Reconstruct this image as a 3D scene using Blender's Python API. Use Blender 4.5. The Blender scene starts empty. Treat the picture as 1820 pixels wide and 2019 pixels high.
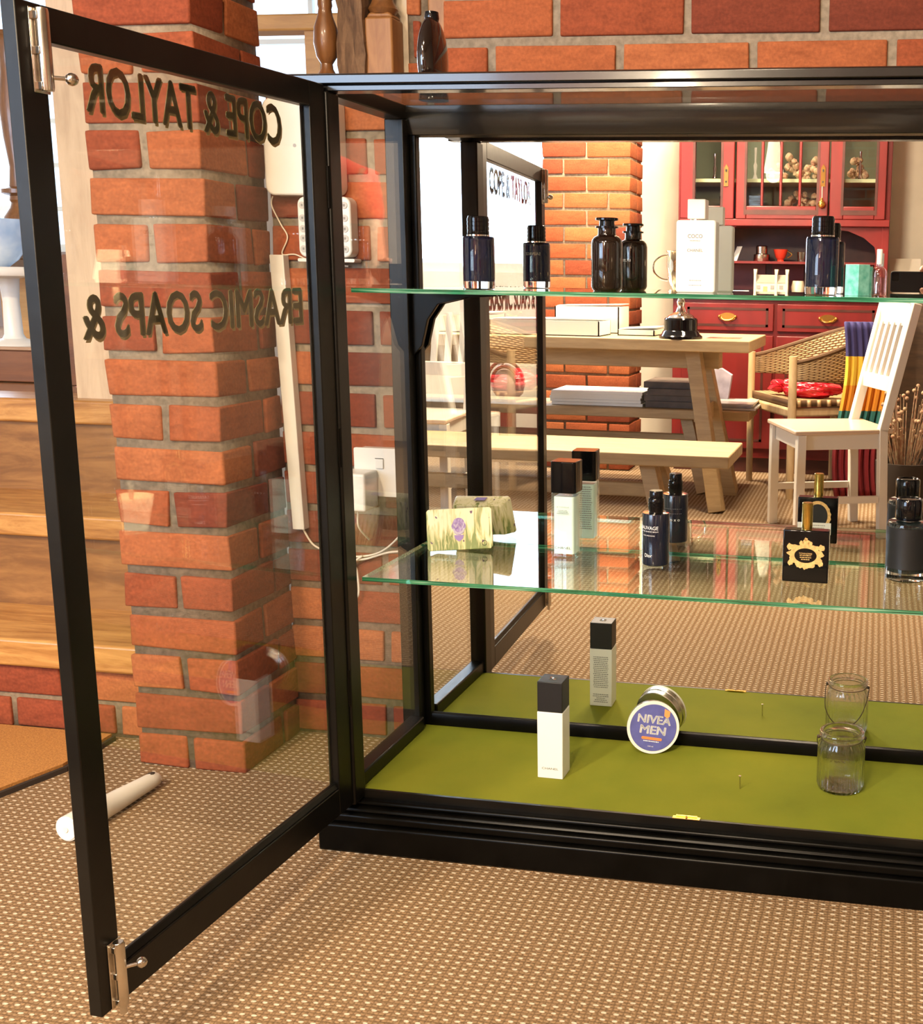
import bpy, bmesh, math, random
from mathutils import Vector, Matrix
random.seed(7)
scene = bpy.context.scene
COL = scene.collection
PI = math.pi
# ------------------------------------------------------------------ camera
cam_d = bpy.data.cameras.new('camera'); cam = bpy.data.objects.new('camera', cam_d); COL.objects.link(cam)
CAM = Vector((0.85186, -2.02977, 0.96313))
_F = Vector((-0.1609084, 0.96991867, -0.18266432)); _U = Vector((-0.04589084, 0.17752335, 0.98304603)); _R = Vector((0.98590188, 0.16656299, 0.01594539))
cam.matrix_world = Matrix(((_R.x, _U.x, -_F.x, CAM.x), (_R.y, _U.y, -_F.y, CAM.y), (_R.z, _U.z, -_F.z, CAM.z), (0, 0, 0, 1)))
cam_d.sensor_fit = 'HORIZONTAL'; cam_d.sensor_width = 36.0; cam_d.lens = 2276.5 * 36 / 1820
cam_d.shift_x = -0.2543; cam_d.shift_y = -0.0204; cam_d.clip_start = 0.01; cam_d.clip_end = 200
scene.camera = cam
# ------------------------------------------------------------------ light and exposure
vs = scene.view_settings
vs.view_transform = 'Standard'; vs.look = 'None'; vs.gamma = 1.0; vs.use_curve_mapping = False; vs.exposure = 0.28
scene.cycles.max_bounces = 14; scene.cycles.transparent_max_bounces = 40; scene.cycles.glossy_bounces = 8; scene.cycles.transmission_bounces = 14; scene.cycles.diffuse_bounces = 4
world = bpy.data.worlds.new('daylight'); scene.world = world; world.use_nodes = True
_bg = world.node_tree.nodes['Background']; _bg.inputs[0].default_value = (0.55, 0.74, 1.0, 1); _bg.inputs[1].default_value = 2.6
def area(name, loc, rot, size, size_y, power, color, shape='RECTANGLE', spread=PI):
    l = bpy.data.lights.new(name, 'AREA'); l.shape = shape; l.size = size; l.size_y = size_y; l.energy = power; l.color = color; l.spread = spread
    o = bpy.data.objects.new(name, l); COL.objects.link(o); o.location = loc; o.rotation_euler = rot; return o
WARM = (1.0, 0.80, 0.56)
# ------------------------------------------------------------------ tags
def tag(o, label=None, cat=None, group=None, kind=None):
    if label: o['label'] = label
    if cat: o['category'] = cat
    if group: o['group'] = group
    if kind: o['kind'] = kind
    return o
def thing(name, label, cat, loc=(0, 0, 0), rz=0.0, group=None):
    o = bpy.data.objects.new(name, None); COL.objects.link(o); o.location = loc; o.rotation_euler = (0, 0, rz); o.empty_display_size = .05
    return tag(o, label, cat, group)
def copy_tree(o, parent=None):
    c = o.copy(); COL.objects.link(c)
    if parent: c.parent = parent
    for ch in list(o.children): copy_tree(ch, c)
    return c
# ------------------------------------------------------------------ materials
MATS = {}
def nt(name):
    m = bpy.data.materials.new(name); m.use_nodes = True; m.node_tree.nodes.clear(); MATS[name] = m; return m, m.node_tree.nodes, m.node_tree.links
def out(n, l, sh, disp=None):
    o = n.new('ShaderNodeOutputMaterial'); l.new(sh, o.inputs[0]); return o
def math_n(n, l, op, a, b=None, c=None):
    x = n.new('ShaderNodeMath'); x.operation = op
    for i, v in enumerate((a, b, c)):
        if v is None: continue
        if isinstance(v, (int, float)): x.inputs[i].default_value = v
        else: l.new(v, x.inputs[i])
    return x.outputs[0]
def mixc(n, l, f, a, b, mode='MIX'):
    x = n.new('ShaderNodeMix'); x.data_type = 'RGBA'; x.blend_type = mode
    for s, v in ((0, f), (6, a), (7, b)):
        if isinstance(v, (int, float)): x.inputs[s].default_value = v
        elif isinstance(v, tuple): x.inputs[s].default_value = (*v[:3], 1)
        else: l.new(v, x.inputs[s])
    return x.outputs[2]
def ramp(n, l, f, stops):
    r = n.new('ShaderNodeValToRGB'); e = r.color_ramp.elements
    while len(e) < len(stops): e.new(.5)
    for i, (p, c) in enumerate(stops): e[i].position = p; e[i].color = (*c, 1)
    l.new(f, r.inputs[0]); return r.outputs[0]
def tex(n, l, kind, scale, coords='Object', detail=3, sc3=None, rough=.5, dist=0.0):
    tc = n.new('ShaderNodeTexCoord'); mp = n.new('ShaderNodeMapping'); l.new(tc.outputs[coords], mp.inputs[0])
    if sc3: mp.inputs['Scale'].default_value = sc3
    t = n.new('ShaderNodeTex' + kind); l.new(mp.outputs[0], t.inputs['Vector'])
    if 'Scale' in t.inputs: t.inputs['Scale'].default_value = scale
    if kind == 'Noise': t.inputs['Detail'].default_value = detail; t.inputs['Roughness'].default_value = rough; t.inputs['Distortion'].default_value = dist
    return t
def bump(n, l, h, strength=.3, dist=.001):
    b = n.new('ShaderNodeBump'); b.inputs['Strength'].default_value = strength; b.inputs['Distance'].default_value = dist; l.new(h, b.inputs['Height']); return b.outputs[0]
def pbr(name, color, rough=.5, metal=0.0, noise=0.0, nscale=20, spec=.5, bmp=0.0, bscale=60, coat=0.0, sc3=None, color2=None, emis=None, estr=0.0, sss=0.0, sheen=0.0):
    m, n, l = nt(name); p = n.new('ShaderNodeBsdfPrincipled')
    p.inputs['Base Color'].default_value = (*color, 1); p.inputs['Roughness'].default_value = rough; p.inputs['Metallic'].default_value = metal
    p.inputs['Specular IOR Level'].default_value = spec; p.inputs['Coat Weight'].default_value = coat; p.inputs['Coat Roughness'].default_value = .08
    if sheen: p.inputs['Sheen Weight'].default_value = sheen
    if noise > 0 or color2:
        t = tex(n, l, 'Noise', nscale, sc3=sc3)
        c2 = color2 or tuple(max(0, c * (1 - noise)) for c in color); c1 = color if color2 else tuple(min(1, c * (1 + noise * .6)) for c in color)
        r = ramp(n, l, t.outputs['Fac'], [(.32, c2), (.68, c1)]); l.new(r, p.inputs['Base Color'])
    if bmp > 0:
        t2 = tex(n, l, 'Noise', bscale, sc3=sc3, detail=4); l.new(bump(n, l, t2.outputs['Fac'], bmp), p.inputs['Normal'])
    if emis: p.inputs['Emission Color'].default_value = (*emis, 1); p.inputs['Emission Strength'].default_value = estr
    out(n, l, p.outputs[0]); return m
def schlick(n, l, f0, power=5.0, gain=1.0):
    g = n.new('ShaderNodeNewGeometry'); d = n.new('ShaderNodeVectorMath'); d.operation = 'DOT_PRODUCT'; l.new(g.outputs['Incoming'], d.inputs[0]); l.new(g.outputs['Normal'], d.inputs[1])
    a = math_n(n, l, 'ABSOLUTE', d.outputs['Value']); a = math_n(n, l, 'SUBTRACT', 1.0, a); a = math_n(n, l, 'POWER', a, power)
    a = math_n(n, l, 'MULTIPLY_ADD', a, (1 - f0) * gain, f0); a = math_n(n, l, 'MINIMUM', a, 1.0); return a
def pane(name, tint=(1, 1, 1), f0=.045, gain=1.0, dust=0.0, rough=0.0):
    m, n, l = nt(name); t = n.new('ShaderNodeBsdfTransparent'); t.inputs[0].default_value = (*tint, 1)
    g = n.new('ShaderNodeBsdfGlossy'); g.inputs['Roughness'].default_value = rough; g.inputs[0].default_value = (1, 1, 1, 1)
    mx = n.new('ShaderNodeMixShader'); l.new(schlick(n, l, f0, 5, gain), mx.inputs[0]); l.new(t.outputs[0], mx.inputs[1]); l.new(g.outputs[0], mx.inputs[2]); sh = mx.outputs[0]
    if dust:
        df = n.new('ShaderNodeBsdfDiffuse'); df.inputs[0].default_value = (.8, .78, .74, 1); m2 = n.new('ShaderNodeMixShader')
        tn = tex(n, l, 'Noise', 3.5, detail=6); f = math_n(n, l, 'MULTIPLY', tn.outputs['Fac'], dust); l.new(f, m2.inputs[0]); l.new(sh, m2.inputs[1]); l.new(df.outputs[0], m2.inputs[2]); sh = m2.outputs[0]
    out(n, l, sh); return m
def glass(name, color=(1, 1, 1), ior=1.45, rough=0.0):
    m, n, l = nt(name); g = n.new('ShaderNodeBsdfGlass'); g.inputs[0].default_value = (*color, 1); g.inputs['Roughness'].default_value = rough; g.inputs['IOR'].default_value = ior
    out(n, l, g.outputs[0]); return m
def wood(name, c1, c2, rough=.45, scale=6, sc3=(1, 8, 8), coat=0.0, bmp=.15, c3=None):
    m, n, l = nt(name); p = n.new('ShaderNodeBsdfPrincipled'); t = tex(n, l, 'Noise', scale, sc3=sc3, detail=8, rough=.65, dist=.6)
    st = [(.3, c2), (.62, c1)] if not c3 else [(.25, c3), (.42, c2), (.66, c1)]
    l.new(ramp(n, l, t.outputs['Fac'], st), p.inputs['Base Color']); p.inputs['Roughness'].default_value = rough; p.inputs['Coat Weight'].default_value = coat; p.inputs['Coat Roughness'].default_value = .12
    l.new(bump(n, l, t.outputs['Fac'], bmp), p.inputs['Normal']); out(n, l, p.outputs[0]); return m
def brickmat(name, stops, mortar):
    """colour of each brick comes from the 'brick' colour attribute (its own random value); mortar where the attribute is 0"""
    m, n, l = nt(name); p = n.new('ShaderNodeBsdfPrincipled'); at = n.new('ShaderNodeAttribute'); at.attribute_name = 'brick'
    sep = n.new('ShaderNodeSeparateColor'); l.new(at.outputs['Color'], sep.inputs[0])
    base = ramp(n, l, sep.outputs[0], stops)
    t = tex(n, l, 'Noise', 28, detail=6, rough=.7, sc3=(.6, .6, 1.8)); base = mixc(n, l, .55, base, ramp(n, l, t.outputs['Fac'], [(.3, (.28, .24, .22)), (.55, (.5, .5, .5)), (.8, (.72, .66, .6))]), 'OVERLAY')
    t3 = tex(n, l, 'Noise', 160, detail=3); base = mixc(n, l, .35, base, ramp(n, l, t3.outputs['Fac'], [(.3, (.2, .2, .2)), (.6, (.5, .5, .5)), (.85, (.85, .85, .85))]), 'OVERLAY')
    t2 = tex(n, l, 'Noise', 90, detail=5); mo = ramp(n, l, t2.outputs['Fac'], [(.3, tuple(c * .6 for c in mortar)), (.7, mortar)])
    fm = math_n(n, l, 'GREATER_THAN', sep.outputs[1], .5); c = mixc(n, l, fm, mo, base); l.new(c, p.inputs['Base Color'])
    p.inputs['Roughness'].default_value = .85; p.inputs['Specular IOR Level'].default_value = .25
    h = mixc(n, l, .5, t.outputs['Fac'], t3.outputs['Fac']); l.new(bump(n, l, h, .55, .002), p.inputs['Normal']); out(n, l, p.outputs[0]); return m

M_black = pbr('ebonised_wood', (.0025, .0023, .002), .30, noise=.5, nscale=14, bmp=.12, bscale=45, spec=.14)
M_blackw = pbr('worn_ebonised_wood', (.0025, .0023, .002), .34, bmp=.3, bscale=30, color2=(.008, .007, .0055), nscale=9, spec=.26)
M_wax = pbr('waxed_black_edge', (.003, .003, .003), .24, bmp=.15, bscale=30, spec=.55, coat=.3)
M_mirror = None
def _mirror():
    m, n, l = nt('mirror_silver'); g = n.new('ShaderNodeBsdfGlossy'); g.inputs[0].default_value = (.90, .90, .87, 1); g.inputs['Roughness'].default_value = 0.0; out(n, l, g.outputs[0]); return m
M_mirror = _mirror()
M_pane = pane('door_pane_glass', (.97, .98, .97), .045, 1.0, dust=.02)
M_pane2 = pane('window_glass', (.97, .98, .98), .045)
M_shelf = pane('shelf_glass', (.90, .965, .93), .045)
def _edge():
    m, n, l = nt('glass_edge'); t = tex(n, l, 'Noise', 6, sc3=(1.2, 60, 60), detail=4); p = n.new('ShaderNodeBsdfPrincipled')
    l.new(ramp(n, l, t.outputs['Fac'], [(.35, (.01, .10, .045)), (.55, (.05, .30, .16)), (.66, (.35, .62, .46))]), p.inputs['Base Color']); p.inputs['Roughness'].default_value = .08; p.inputs['Transmission Weight'].default_value = .35; p.inputs['Coat Weight'].default_value = .6; out(n, l, p.outputs[0]); return m  # pale and dark streaks are reflections painted into the edge colour
M_edge = _edge()
def _green():
    m, n, l = nt('green_baize_board'); p = n.new('ShaderNodeBsdfPrincipled'); t = tex(n, l, 'Noise', 5, detail=5); a = ramp(n, l, t.outputs['Fac'], [(.3, (.085, .125, .008)), (.5, (.125, .165, .011)), (.75, (.18, .20, .015))])
    t2 = tex(n, l, 'Noise', 2.2, detail=6); b = mixc(n, l, math_n(n, l, 'MULTIPLY', t2.outputs['Fac'], .45), a, (.24, .19, .02)); l.new(b, p.inputs['Base Color']); p.inputs['Roughness'].default_value = .95; p.inputs['Specular IOR Level'].default_value = .15
    t3 = tex(n, l, 'Noise', 700, detail=2); l.new(bump(n, l, t3.outputs['Fac'], .3, .0006), p.inputs['Normal']); out(n, l, p.outputs[0]); return m
M_green = _green()
def _carpet():
    m, n, l = nt('loop_carpet'); p = n.new('ShaderNodeBsdfPrincipled'); tc = n.new('ShaderNodeTexCoord'); sx = n.new('ShaderNodeSeparateXYZ')
    mp = n.new('ShaderNodeMapping'); l.new(tc.outputs['Object'], mp.inputs[0]); mp.inputs['Rotation'].default_value = (0, 0, math.radians(.6))
    nz = n.new('ShaderNodeTexNoise'); nz.inputs['Scale'].default_value = 45; l.new(tc.outputs['Object'], nz.inputs['Vector']); va = n.new('ShaderNodeVectorMath'); va.operation = 'MULTIPLY_ADD'; l.new(nz.outputs['Color'], va.inputs[0]); va.inputs[1].default_value = (.0046, .0046, 0); l.new(mp.outputs[0], va.inputs[2])
    l.new(va.outputs[0], sx.inputs[0]); PX, PY = .0167, .0139
    v = math_n(n, l, 'DIVIDE', sx.outputs[1], PY); row = math_n(n, l, 'FLOOR', v); par = math_n(n, l, 'MULTIPLY', math_n(n, l, 'FLOORED_MODULO', row, 2.0), .06)
    u = math_n(n, l, 'ADD', math_n(n, l, 'DIVIDE', sx.outputs[0], PX), par); fu = math_n(n, l, 'SUBTRACT', math_n(n, l, 'FRACT', u), .5); fv = math_n(n, l, 'SUBTRACT', math_n(n, l, 'FRACT', v), .5)
    a = math_n(n, l, 'POWER', math_n(n, l, 'MULTIPLY', fu, PX / .0036), 2.0); b = math_n(n, l, 'POWER', math_n(n, l, 'MULTIPLY', fv, PY / .0022), 2.0); dd = math_n(n, l, 'ADD', a, b)
    dot = n.new('ShaderNodeMapRange'); l.new(dd, dot.inputs[0]); dot.inputs[1].default_value = .7; dot.inputs[2].default_value = 1.5; dot.inputs[3].default_value = 1; dot.inputs[4].default_value = 0
    # loop rows between the dots
    lu = math_n(n, l, 'ABSOLUTE', math_n(n, l, 'SINE', math_n(n, l, 'MULTIPLY', sx.outputs[0], PI / (PX / 2)))); lv = math_n(n, l, 'ABSOLUTE', math_n(n, l, 'SINE', math_n(n, l, 'MULTIPLY', sx.outputs[1], PI / (PY / 2))))
    lp = math_n(n, l, 'MULTIPLY', lu, lv); t = tex(n, l, 'Noise', 260, detail=3); t2 = tex(n, l, 'Noise', 1.6, detail=4)
    base = ramp(n, l, lp, [(.02, (.17, .105, .055)), (.45, (.265, .168, .092))]); base = mixc(n, l, .5, base, ramp(n, l, t.outputs['Fac'], [(.3, (.16, .16, .16)), (.7, (.80, .80, .80))]), 'OVERLAY')
    base = mixc(n, l, math_n(n, l, 'MULTIPLY', dot.outputs[0], .85), base, (.70, .60, .46)); l.new(base, p.inputs['Base Color']); p.inputs['Roughness'].default_value = .95; p.inputs['Specular IOR Level'].default_value = .1
    hh = math_n(n, l, 'ADD', math_n(n, l, 'MULTIPLY', lp, .6), math_n(n, l, 'MULTIPLY', dot.outputs[0], .5)); l.new(bump(n, l, hh, .7, .003), p.inputs['Normal']); out(n, l, p.outputs[0]); return m
M_carpet = _carpet()
BS = [(0.0, (.17, .038, .020)), (.2, (.26, .058, .025)), (.6, (.34, .088, .032)), (1.0, (.42, .135, .050))]
M_brick = brickmat('orange_brick', BS, (.34, .27, .19))
M_white = pbr('white_plastic', (.78, .76, .70), .35)
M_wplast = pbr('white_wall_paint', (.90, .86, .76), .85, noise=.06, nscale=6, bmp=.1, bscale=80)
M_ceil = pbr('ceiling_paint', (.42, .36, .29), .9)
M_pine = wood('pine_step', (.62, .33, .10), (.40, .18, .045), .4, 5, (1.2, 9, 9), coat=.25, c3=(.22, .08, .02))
M_turn = wood('turned_oak', (.22, .09, .025), (.12, .045, .012), .4, 9, (6, 6, 1), coat=.3)
M_newel = wood('newel_oak', (.36, .17, .055), (.24, .10, .03), .5, 9, (6, 6, 1))
M_timber = wood('rough_timber', (.22, .13, .07), (.10, .055, .03), .9, 9, (9, 9, 1.2), bmp=1.0, c3=(.02, .012, .008))
M_pale = wood('pale_timber', (.66, .50, .34), (.50, .36, .24), .8, 4, (6, 6, 1), bmp=.3)
M_oak = wood('pale_oak', (.46, .33, .17), (.33, .225, .11), .55, 5, (1, 9, 9), bmp=.15)
M_red = pbr('red_painted_wood', (.175, .013, .012), .38, noise=.25, nscale=8, sc3=(1, 1, .3))
M_redd = pbr('dark_rubbed_red', (.07, .016, .010), .45, noise=.3, nscale=12)
M_brass = pbr('brass', (.80, .50, .14), .22, 1.0)
M_gold = pbr('gold_metal', (.86, .62, .16), .18, 1.0, noise=.2, nscale=60)
M_goldp = pbr('gold_print', (.80, .52, .20), .4, .3, noise=.25, nscale=220)
M_steel = pbr('steel', (.62, .58, .52), .22, 1.0, noise=.2, nscale=30)
M_silver = pbr('silver', (.85, .84, .80), .08, 1.0)
M_bkgloss = pbr('black_gloss', (.003, .003, .004), .09, spec=.38, coat=.1)
M_bkmat = pbr('black_matt', (.006, .006, .007), .5)
M_navy = pbr('navy_lacquer', (.006, .009, .022), .16, coat=.5)
M_paper = pbr('white_card', (.80, .80, .76), .5)
M_ink = pbr('black_ink', (.02, .02, .02), .6)
M_inkg = pbr('grey_ink', (.25, .25, .24), .7)
M_wink = pbr('white_ink', (.85, .85, .85), .5)
M_mintbox = pbr('turquoise_marbled_card', (.10, .52, .42), .5, color2=(.30, .78, .68), nscale=90)
M_wchair = pbr('white_chair_paint', (.80, .77, .70), .4)
M_clear = glass('clear_glass', (1, 1, 1), 1.45)
def _jar():
    m, n, l = nt('thin_ribbed_glass'); g = n.new('ShaderNodeBsdfGlass'); g.inputs['IOR'].default_value = 1.42; t = n.new('ShaderNodeBsdfTransparent'); mx = n.new('ShaderNodeMixShader'); mx.inputs[0].default_value = .85; l.new(t.outputs[0], mx.inputs[1]); l.new(g.outputs[0], mx.inputs[2])
    gl = n.new('ShaderNodeBsdfGlossy'); gl.inputs['Roughness'].default_value = .04; m2 = n.new('ShaderNodeMixShader'); l.new(schlick(n, l, .03, 4, .6), m2.inputs[0]); l.new(mx.outputs[0], m2.inputs[1]); l.new(gl.outputs[0], m2.inputs[2]); out(n, l, m2.outputs[0]); return m
M_jar = _jar()
M_amber = glass('amber_glass', (.10, .028, .010), 1.3)
M_bluegl = glass('blue_black_glass', (.03, .045, .14), 1.35)
M_pinkgl = pane('pinkish_clear_glass', (.93, .80, .80), .10, 1.0)
M_tonic = pane('tonic_glass', (.90, .98, .96), .06)
M_liquid = pbr('pale_blue_lotion', (.82, .92, .90), .25)
M_cable = pbr('cream_cable', (.80, .72, .58), .5)
M_coir = pbr('coir', (.48, .22, .05), .95, color2=(.32, .13, .03), nscale=260, bmp=1.0, bscale=320)
M_rubber = pbr('dark_edge', (.03, .02, .015), .8)
M_letter = pbr('olive_gold_lettering', (.15, .11, .028), .45, noise=.25, nscale=120)
M_letter2 = pbr('gilt_shade_line', (.48, .34, .14), .35)
M_wicker = None
# ------------------------------------------------------------------ mesh building
class MB:
    def __init__(s): s.bm = bmesh.new(); s.mi = 0; s.cl = None
    def _f(s, vs):
        try: f = s.bm.faces.new(vs); f.material_index = s.mi; return f
        except ValueError: return None
    def hexa(s, c):
        v = [s.bm.verts.new(p) for p in c]
        for q in ((0, 3, 2, 1), (4, 5, 6, 7), (0, 1, 5, 4), (1, 2, 6, 5), (2, 3, 7, 6), (3, 0, 4, 7)): s._f([v[i] for i in q])
        return s
    def box(s, x0, x1, y0, y1, z0, z1):
        if x0 > x1: x0, x1 = x1, x0
        if y0 > y1: y0, y1 = y1, y0
        return s.hexa([(x0, y0, z0), (x1, y0, z0), (x1, y1, z0), (x0, y1, z0), (x0, y0, z1), (x1, y0, z1), (x1, y1, z1), (x0, y1, z1)])
    def bar(s, a, b, w, d, up=(0, 0, 1)):
        """square bar from a to b; w across, d along 'up' side"""
        a = Vector(a); b = Vector(b); t = (b - a).normalized(); u = Vector(up); sd = t.cross(u)
        if sd.length < 1e-4: sd = t.cross(Vector((1, 0, 0)))
        sd.normalize(); u = sd.cross(t).normalized(); c = []
        for p in (a, b):
            for sx, sy in ((-1, -1), (1, -1), (1, 1), (-1, 1)): c.append(p + sd * (sx * w / 2) + u * (sy * d / 2))
        return s.hexa(c)
    def lathe(s, prof, c=(0, 0, 0), seg=32, cap=True, axis='z', ribs=0, ribamp=0.0):
        rings = []
        for r, h in prof:
            ring = []
            for i in range(seg):
                a = 2 * PI * i / seg; rr = r
                if ribs: rr = r * (1 + ribamp * math.cos(ribs * a))
                x, y, z = rr * math.cos(a), rr * math.sin(a), h
                if axis == 'y': x, y, z = x, h, -y
                if axis == 'x': x, y, z = h, x, y
                ring.append(s.bm.verts.new((c[0] + x, c[1] + y, c[2] + z)))
            rings.append(ring)
        for a, b in zip(rings, rings[1:]):
            for i in range(seg): s._f([a[i], a[(i + 1) % seg], b[(i + 1) % seg], b[i]])
        if cap:
            s._f(list(reversed(rings[0]))); s._f(rings[-1])
        return s
    def tube(s, pts, r, seg=8, closed=False):
        pts = [Vector(p) for p in pts]; n = len(pts); rings = []; prev = None
        for i, p in enumerate(pts):
            t = (pts[(i + 1) % n] - pts[i - 1]) if closed else (pts[min(i + 1, n - 1)] - pts[max(i - 1, 0)])
            t.normalize()
            if prev is None: u = t.orthogonal().normalized()
            else:
                u = prev - t * prev.dot(t)
                u = u.normalized() if u.length > 1e-6 else t.orthogonal().normalized()
            prev = u; w = t.cross(u); rr = r[i] if isinstance(r, (list, tuple)) else r
            rings.append([s.bm.verts.new(p + (u * math.cos(2 * PI * k / seg) + w * math.sin(2 * PI * k / seg)) * rr) for k in range(seg)])
        pr = list(zip(rings, rings[1:])) + ([(rings[-1], rings[0])] if closed else [])
        for a, b in pr:
            for k in range(seg): s._f([a[k], a[(k + 1) % seg], b[(k + 1) % seg], b[k]])
        if not closed: s._f(list(reversed(rings[0]))); s._f(rings[-1])
        return s
    def prism(s, poly, a, b, axis='y'):
        """polygon (2D) pushed from a to b along axis. axis y: (x,z); x: (y,z); z: (x,y)"""
        def P(p, h): return {'y': (p[0], h, p[1]), 'x': (h, p[0], p[1]), 'z': (p[0], p[1], h)}[axis]
        A = [s.bm.verts.new(P(p, a)) for p in poly]; B = [s.bm.verts.new(P(p, b)) for p in poly]; n = len(poly)
        s._f(A); s._f(list(reversed(B)))
        for i in range(n): s._f([A[i], B[i], B[(i + 1) % n], A[(i + 1) % n]])
        return s
    def blob(s, c, r, seg=10, sc=(1, 1, 1), jit=0.0):
        m = Matrix.Translation(c) @ Matrix.Diagonal((*sc, 1)); r_ = bmesh.ops.create_icosphere(s.bm, subdivisions=2, radius=r, matrix=m)
        for v in r_['verts']:
            if jit: v.co += Vector((random.uniform(-jit, jit), random.uniform(-jit, jit), random.uniform(-jit, jit)))
            for f in v.link_faces: f.material_index = s.mi
        return s
    def quad(s, pts): s._f([s.bm.verts.new(p) for p in pts]); return s
    def xform(s, M): bmesh.ops.transform(s.bm, matrix=M, verts=s.bm.verts); return s
    def build(s, name, mat, parent=None, smooth=False, bevel=0.0, bseg=2, label=None, recalc=True):
        if recalc: bmesh.ops.recalc_face_normals(s.bm, faces=s.bm.faces)
        me = bpy.data.meshes.new(name); s.bm.to_mesh(me); s.bm.free()
        for m in (mat if isinstance(mat, (list, tuple)) else [mat]): me.materials.append(m)
        o = bpy.data.objects.new(name, me); COL.objects.link(o)
        if parent: o.parent = parent
        if smooth:
            me.polygons.foreach_set('use_smooth', [True] * len(me.polygons)); me.set_sharp_from_angle(angle=math.radians(38))
        if bevel:
            b = o.modifiers.new('edge', 'BEVEL'); b.width = bevel; b.segments = bseg; b.limit_method = 'ANGLE'; b.angle_limit = math.radians(40); b.harden_normals = False
            me.polygons.foreach_set('use_smooth', [True] * len(me.polygons)); me.set_sharp_from_angle(angle=math.radians(50))
        if label: o['label'] = label
        return o
def S(o): o['kind'] = 'structure'; return o
_txt = {}
def text_obj(name, string, size, mat, parent, M, extrude=.0004, xs=1.0, offset=0.0, spacing=1.0, align='CENTER'):
    cu = bpy.data.curves.new('t', 'FONT'); cu.body = string; cu.size = size; cu.extrude = extrude; cu.offset = offset; cu.space_character = spacing; cu.align_x = align; cu.align_y = 'BOTTOM_BASELINE'; cu.resolution_u = 3
    to = bpy.data.objects.new('t', cu); COL.objects.link(to); bpy.context.view_layer.update()
    me = bpy.data.meshes.new_from_object(to.evaluated_get(bpy.context.evaluated_depsgraph_get())); COL.objects.unlink(to); bpy.data.objects.remove(to); bpy.data.curves.remove(cu)
    me.transform(M @ Matrix.Diagonal((xs, 1, 1, 1))); me.materials.clear(); me.materials.append(mat); me.name = name
    o = bpy.data.objects.new(name, me); COL.objects.link(o)
    if parent: o.parent = parent
    return o
def front(x, y, z): return Matrix.Translation((x, y, z)) @ Matrix.Rotation(PI / 2, 4, 'X')     # text facing -y
def back(x, y, z): return Matrix.Translation((x, y, z)) @ Matrix.Rotation(PI, 4, 'Z') @ Matrix.Rotation(PI / 2, 4, 'X')   # text facing +y
def inkrows(x0, x1, ztop, n, dz, h, y, ragged=.3):
    """rows of tiny print as thin raised ink strokes"""
    mb = MB()
    for i in range(n):
        z = ztop - i * dz; w = (x1 - x0); k = random.uniform(0, ragged) * w / 2; x = x0 + k; e = x1 - k
        while x < e:
            d = random.uniform(.0012, .0042); mb.box(x, min(x + d, e), y - .00015, y + .00015, z, z + h); x += d + .0008
    return mb
# bricks: one mesh per wall, every brick a slightly uneven block standing proud of its mortar
def wall_mesh(name, bricks, mortar, lean=None, jit=.0016, parent=None, bevel=.0035):
    bm = bmesh.new(); lay = bm.loops.layers.float_color.new('brick')
    def hexa(c, col, bev):
        v = [bm.verts.new(p) for p in c]; fs = []
        for q in ((0, 3, 2, 1), (4, 5, 6, 7), (0, 1, 5, 4), (1, 2, 6, 5), (2, 3, 7, 6), (3, 0, 4, 7)):
            f = bm.faces.new([v[i] for i in q]); fs.append(f)
        if bev:
            es = list({e for f in fs for e in f.edges}); r = bmesh.ops.bevel(bm, geom=es, offset=bev * random.uniform(.7, 1.4), segments=2, affect='EDGES', profile=.6)
            fs = list({f for vv in r['verts'] for f in vv.link_faces} | set(f for f in fs if f.is_valid))
        for f in fs:
            f.smooth = True
            for lp in f.loops: lp[lay] = col
    J = lambda: random.uniform(-jit, jit)
    for (x0, x1, y0, y1, z0, z1) in mortar: hexa([(x0, y0, z0), (x1, y0, z0), (x1, y1, z0), (x0, y1, z0), (x0, y0, z1), (x1, y0, z1), (x1, y1, z1), (x0, y1, z1)], (0, 0, 0, 1), 0)
    for (x0, x1, y0, y1, z0, z1) in bricks:
        c = [(x0 + J(), y0 + J(), z0 + J()), (x1 + J(), y0 + J(), z0 + J()), (x1 + J(), y1 + J(), z0 + J()), (x0 + J(), y1 + J(), z0 + J()), (x0 + J(), y0 + J(), z1 + J()), (x1 + J(), y0 + J(), z1 + J()), (x1 + J(), y1 + J(), z1 + J()), (x0 + J(), y1 + J(), z1 + J())]
        hexa(c, (random.random(), 1, random.random(), 1), bevel)
    if lean:
        for v in bm.verts: v.co.x += lean * v.co.z
    me = bpy.data.meshes.new(name); bm.to_mesh(me); bm.free(); me.materials.append(M_brick); o = bpy.data.objects.new(name, me); COL.objects.link(o)
    if parent: o.parent = parent
    return o
CZ = .0816
# ------------------------------------------------------------------ daylight at the windows, lamps in the room
area('window_daylight_far', (-3.6, 3.5, 1.7), (math.radians(-90), 0, 0), 1.7, 1.3, 95, (.62, .78, 1.0))
area('window_daylight_rear', (-2.3, -4.2, 1.6), (math.radians(90), 0, 0), 2.5, 1.1, 100, (.60, .76, 1.0))
area('window_daylight_gap', (-2.1, 3.5, 2.1), (math.radians(-90), 0, 0), 1.0, .8, 20, (.62, .78, 1.0))
area('ceiling_lamp_front', (.45, -2.25, 2.5), (0, 0, 0), .26, .26, 60, WARM, 'DISK')
area('ceiling_lamp_table', (-.75, -2.85, 2.5), (0, 0, 0), .30, .30, 120, WARM, 'DISK')
area('ceiling_lamp_dresser', (-.15, -3.5, 2.5), (0, 0, 0), .30, .30, 62, WARM, 'DISK')
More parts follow.
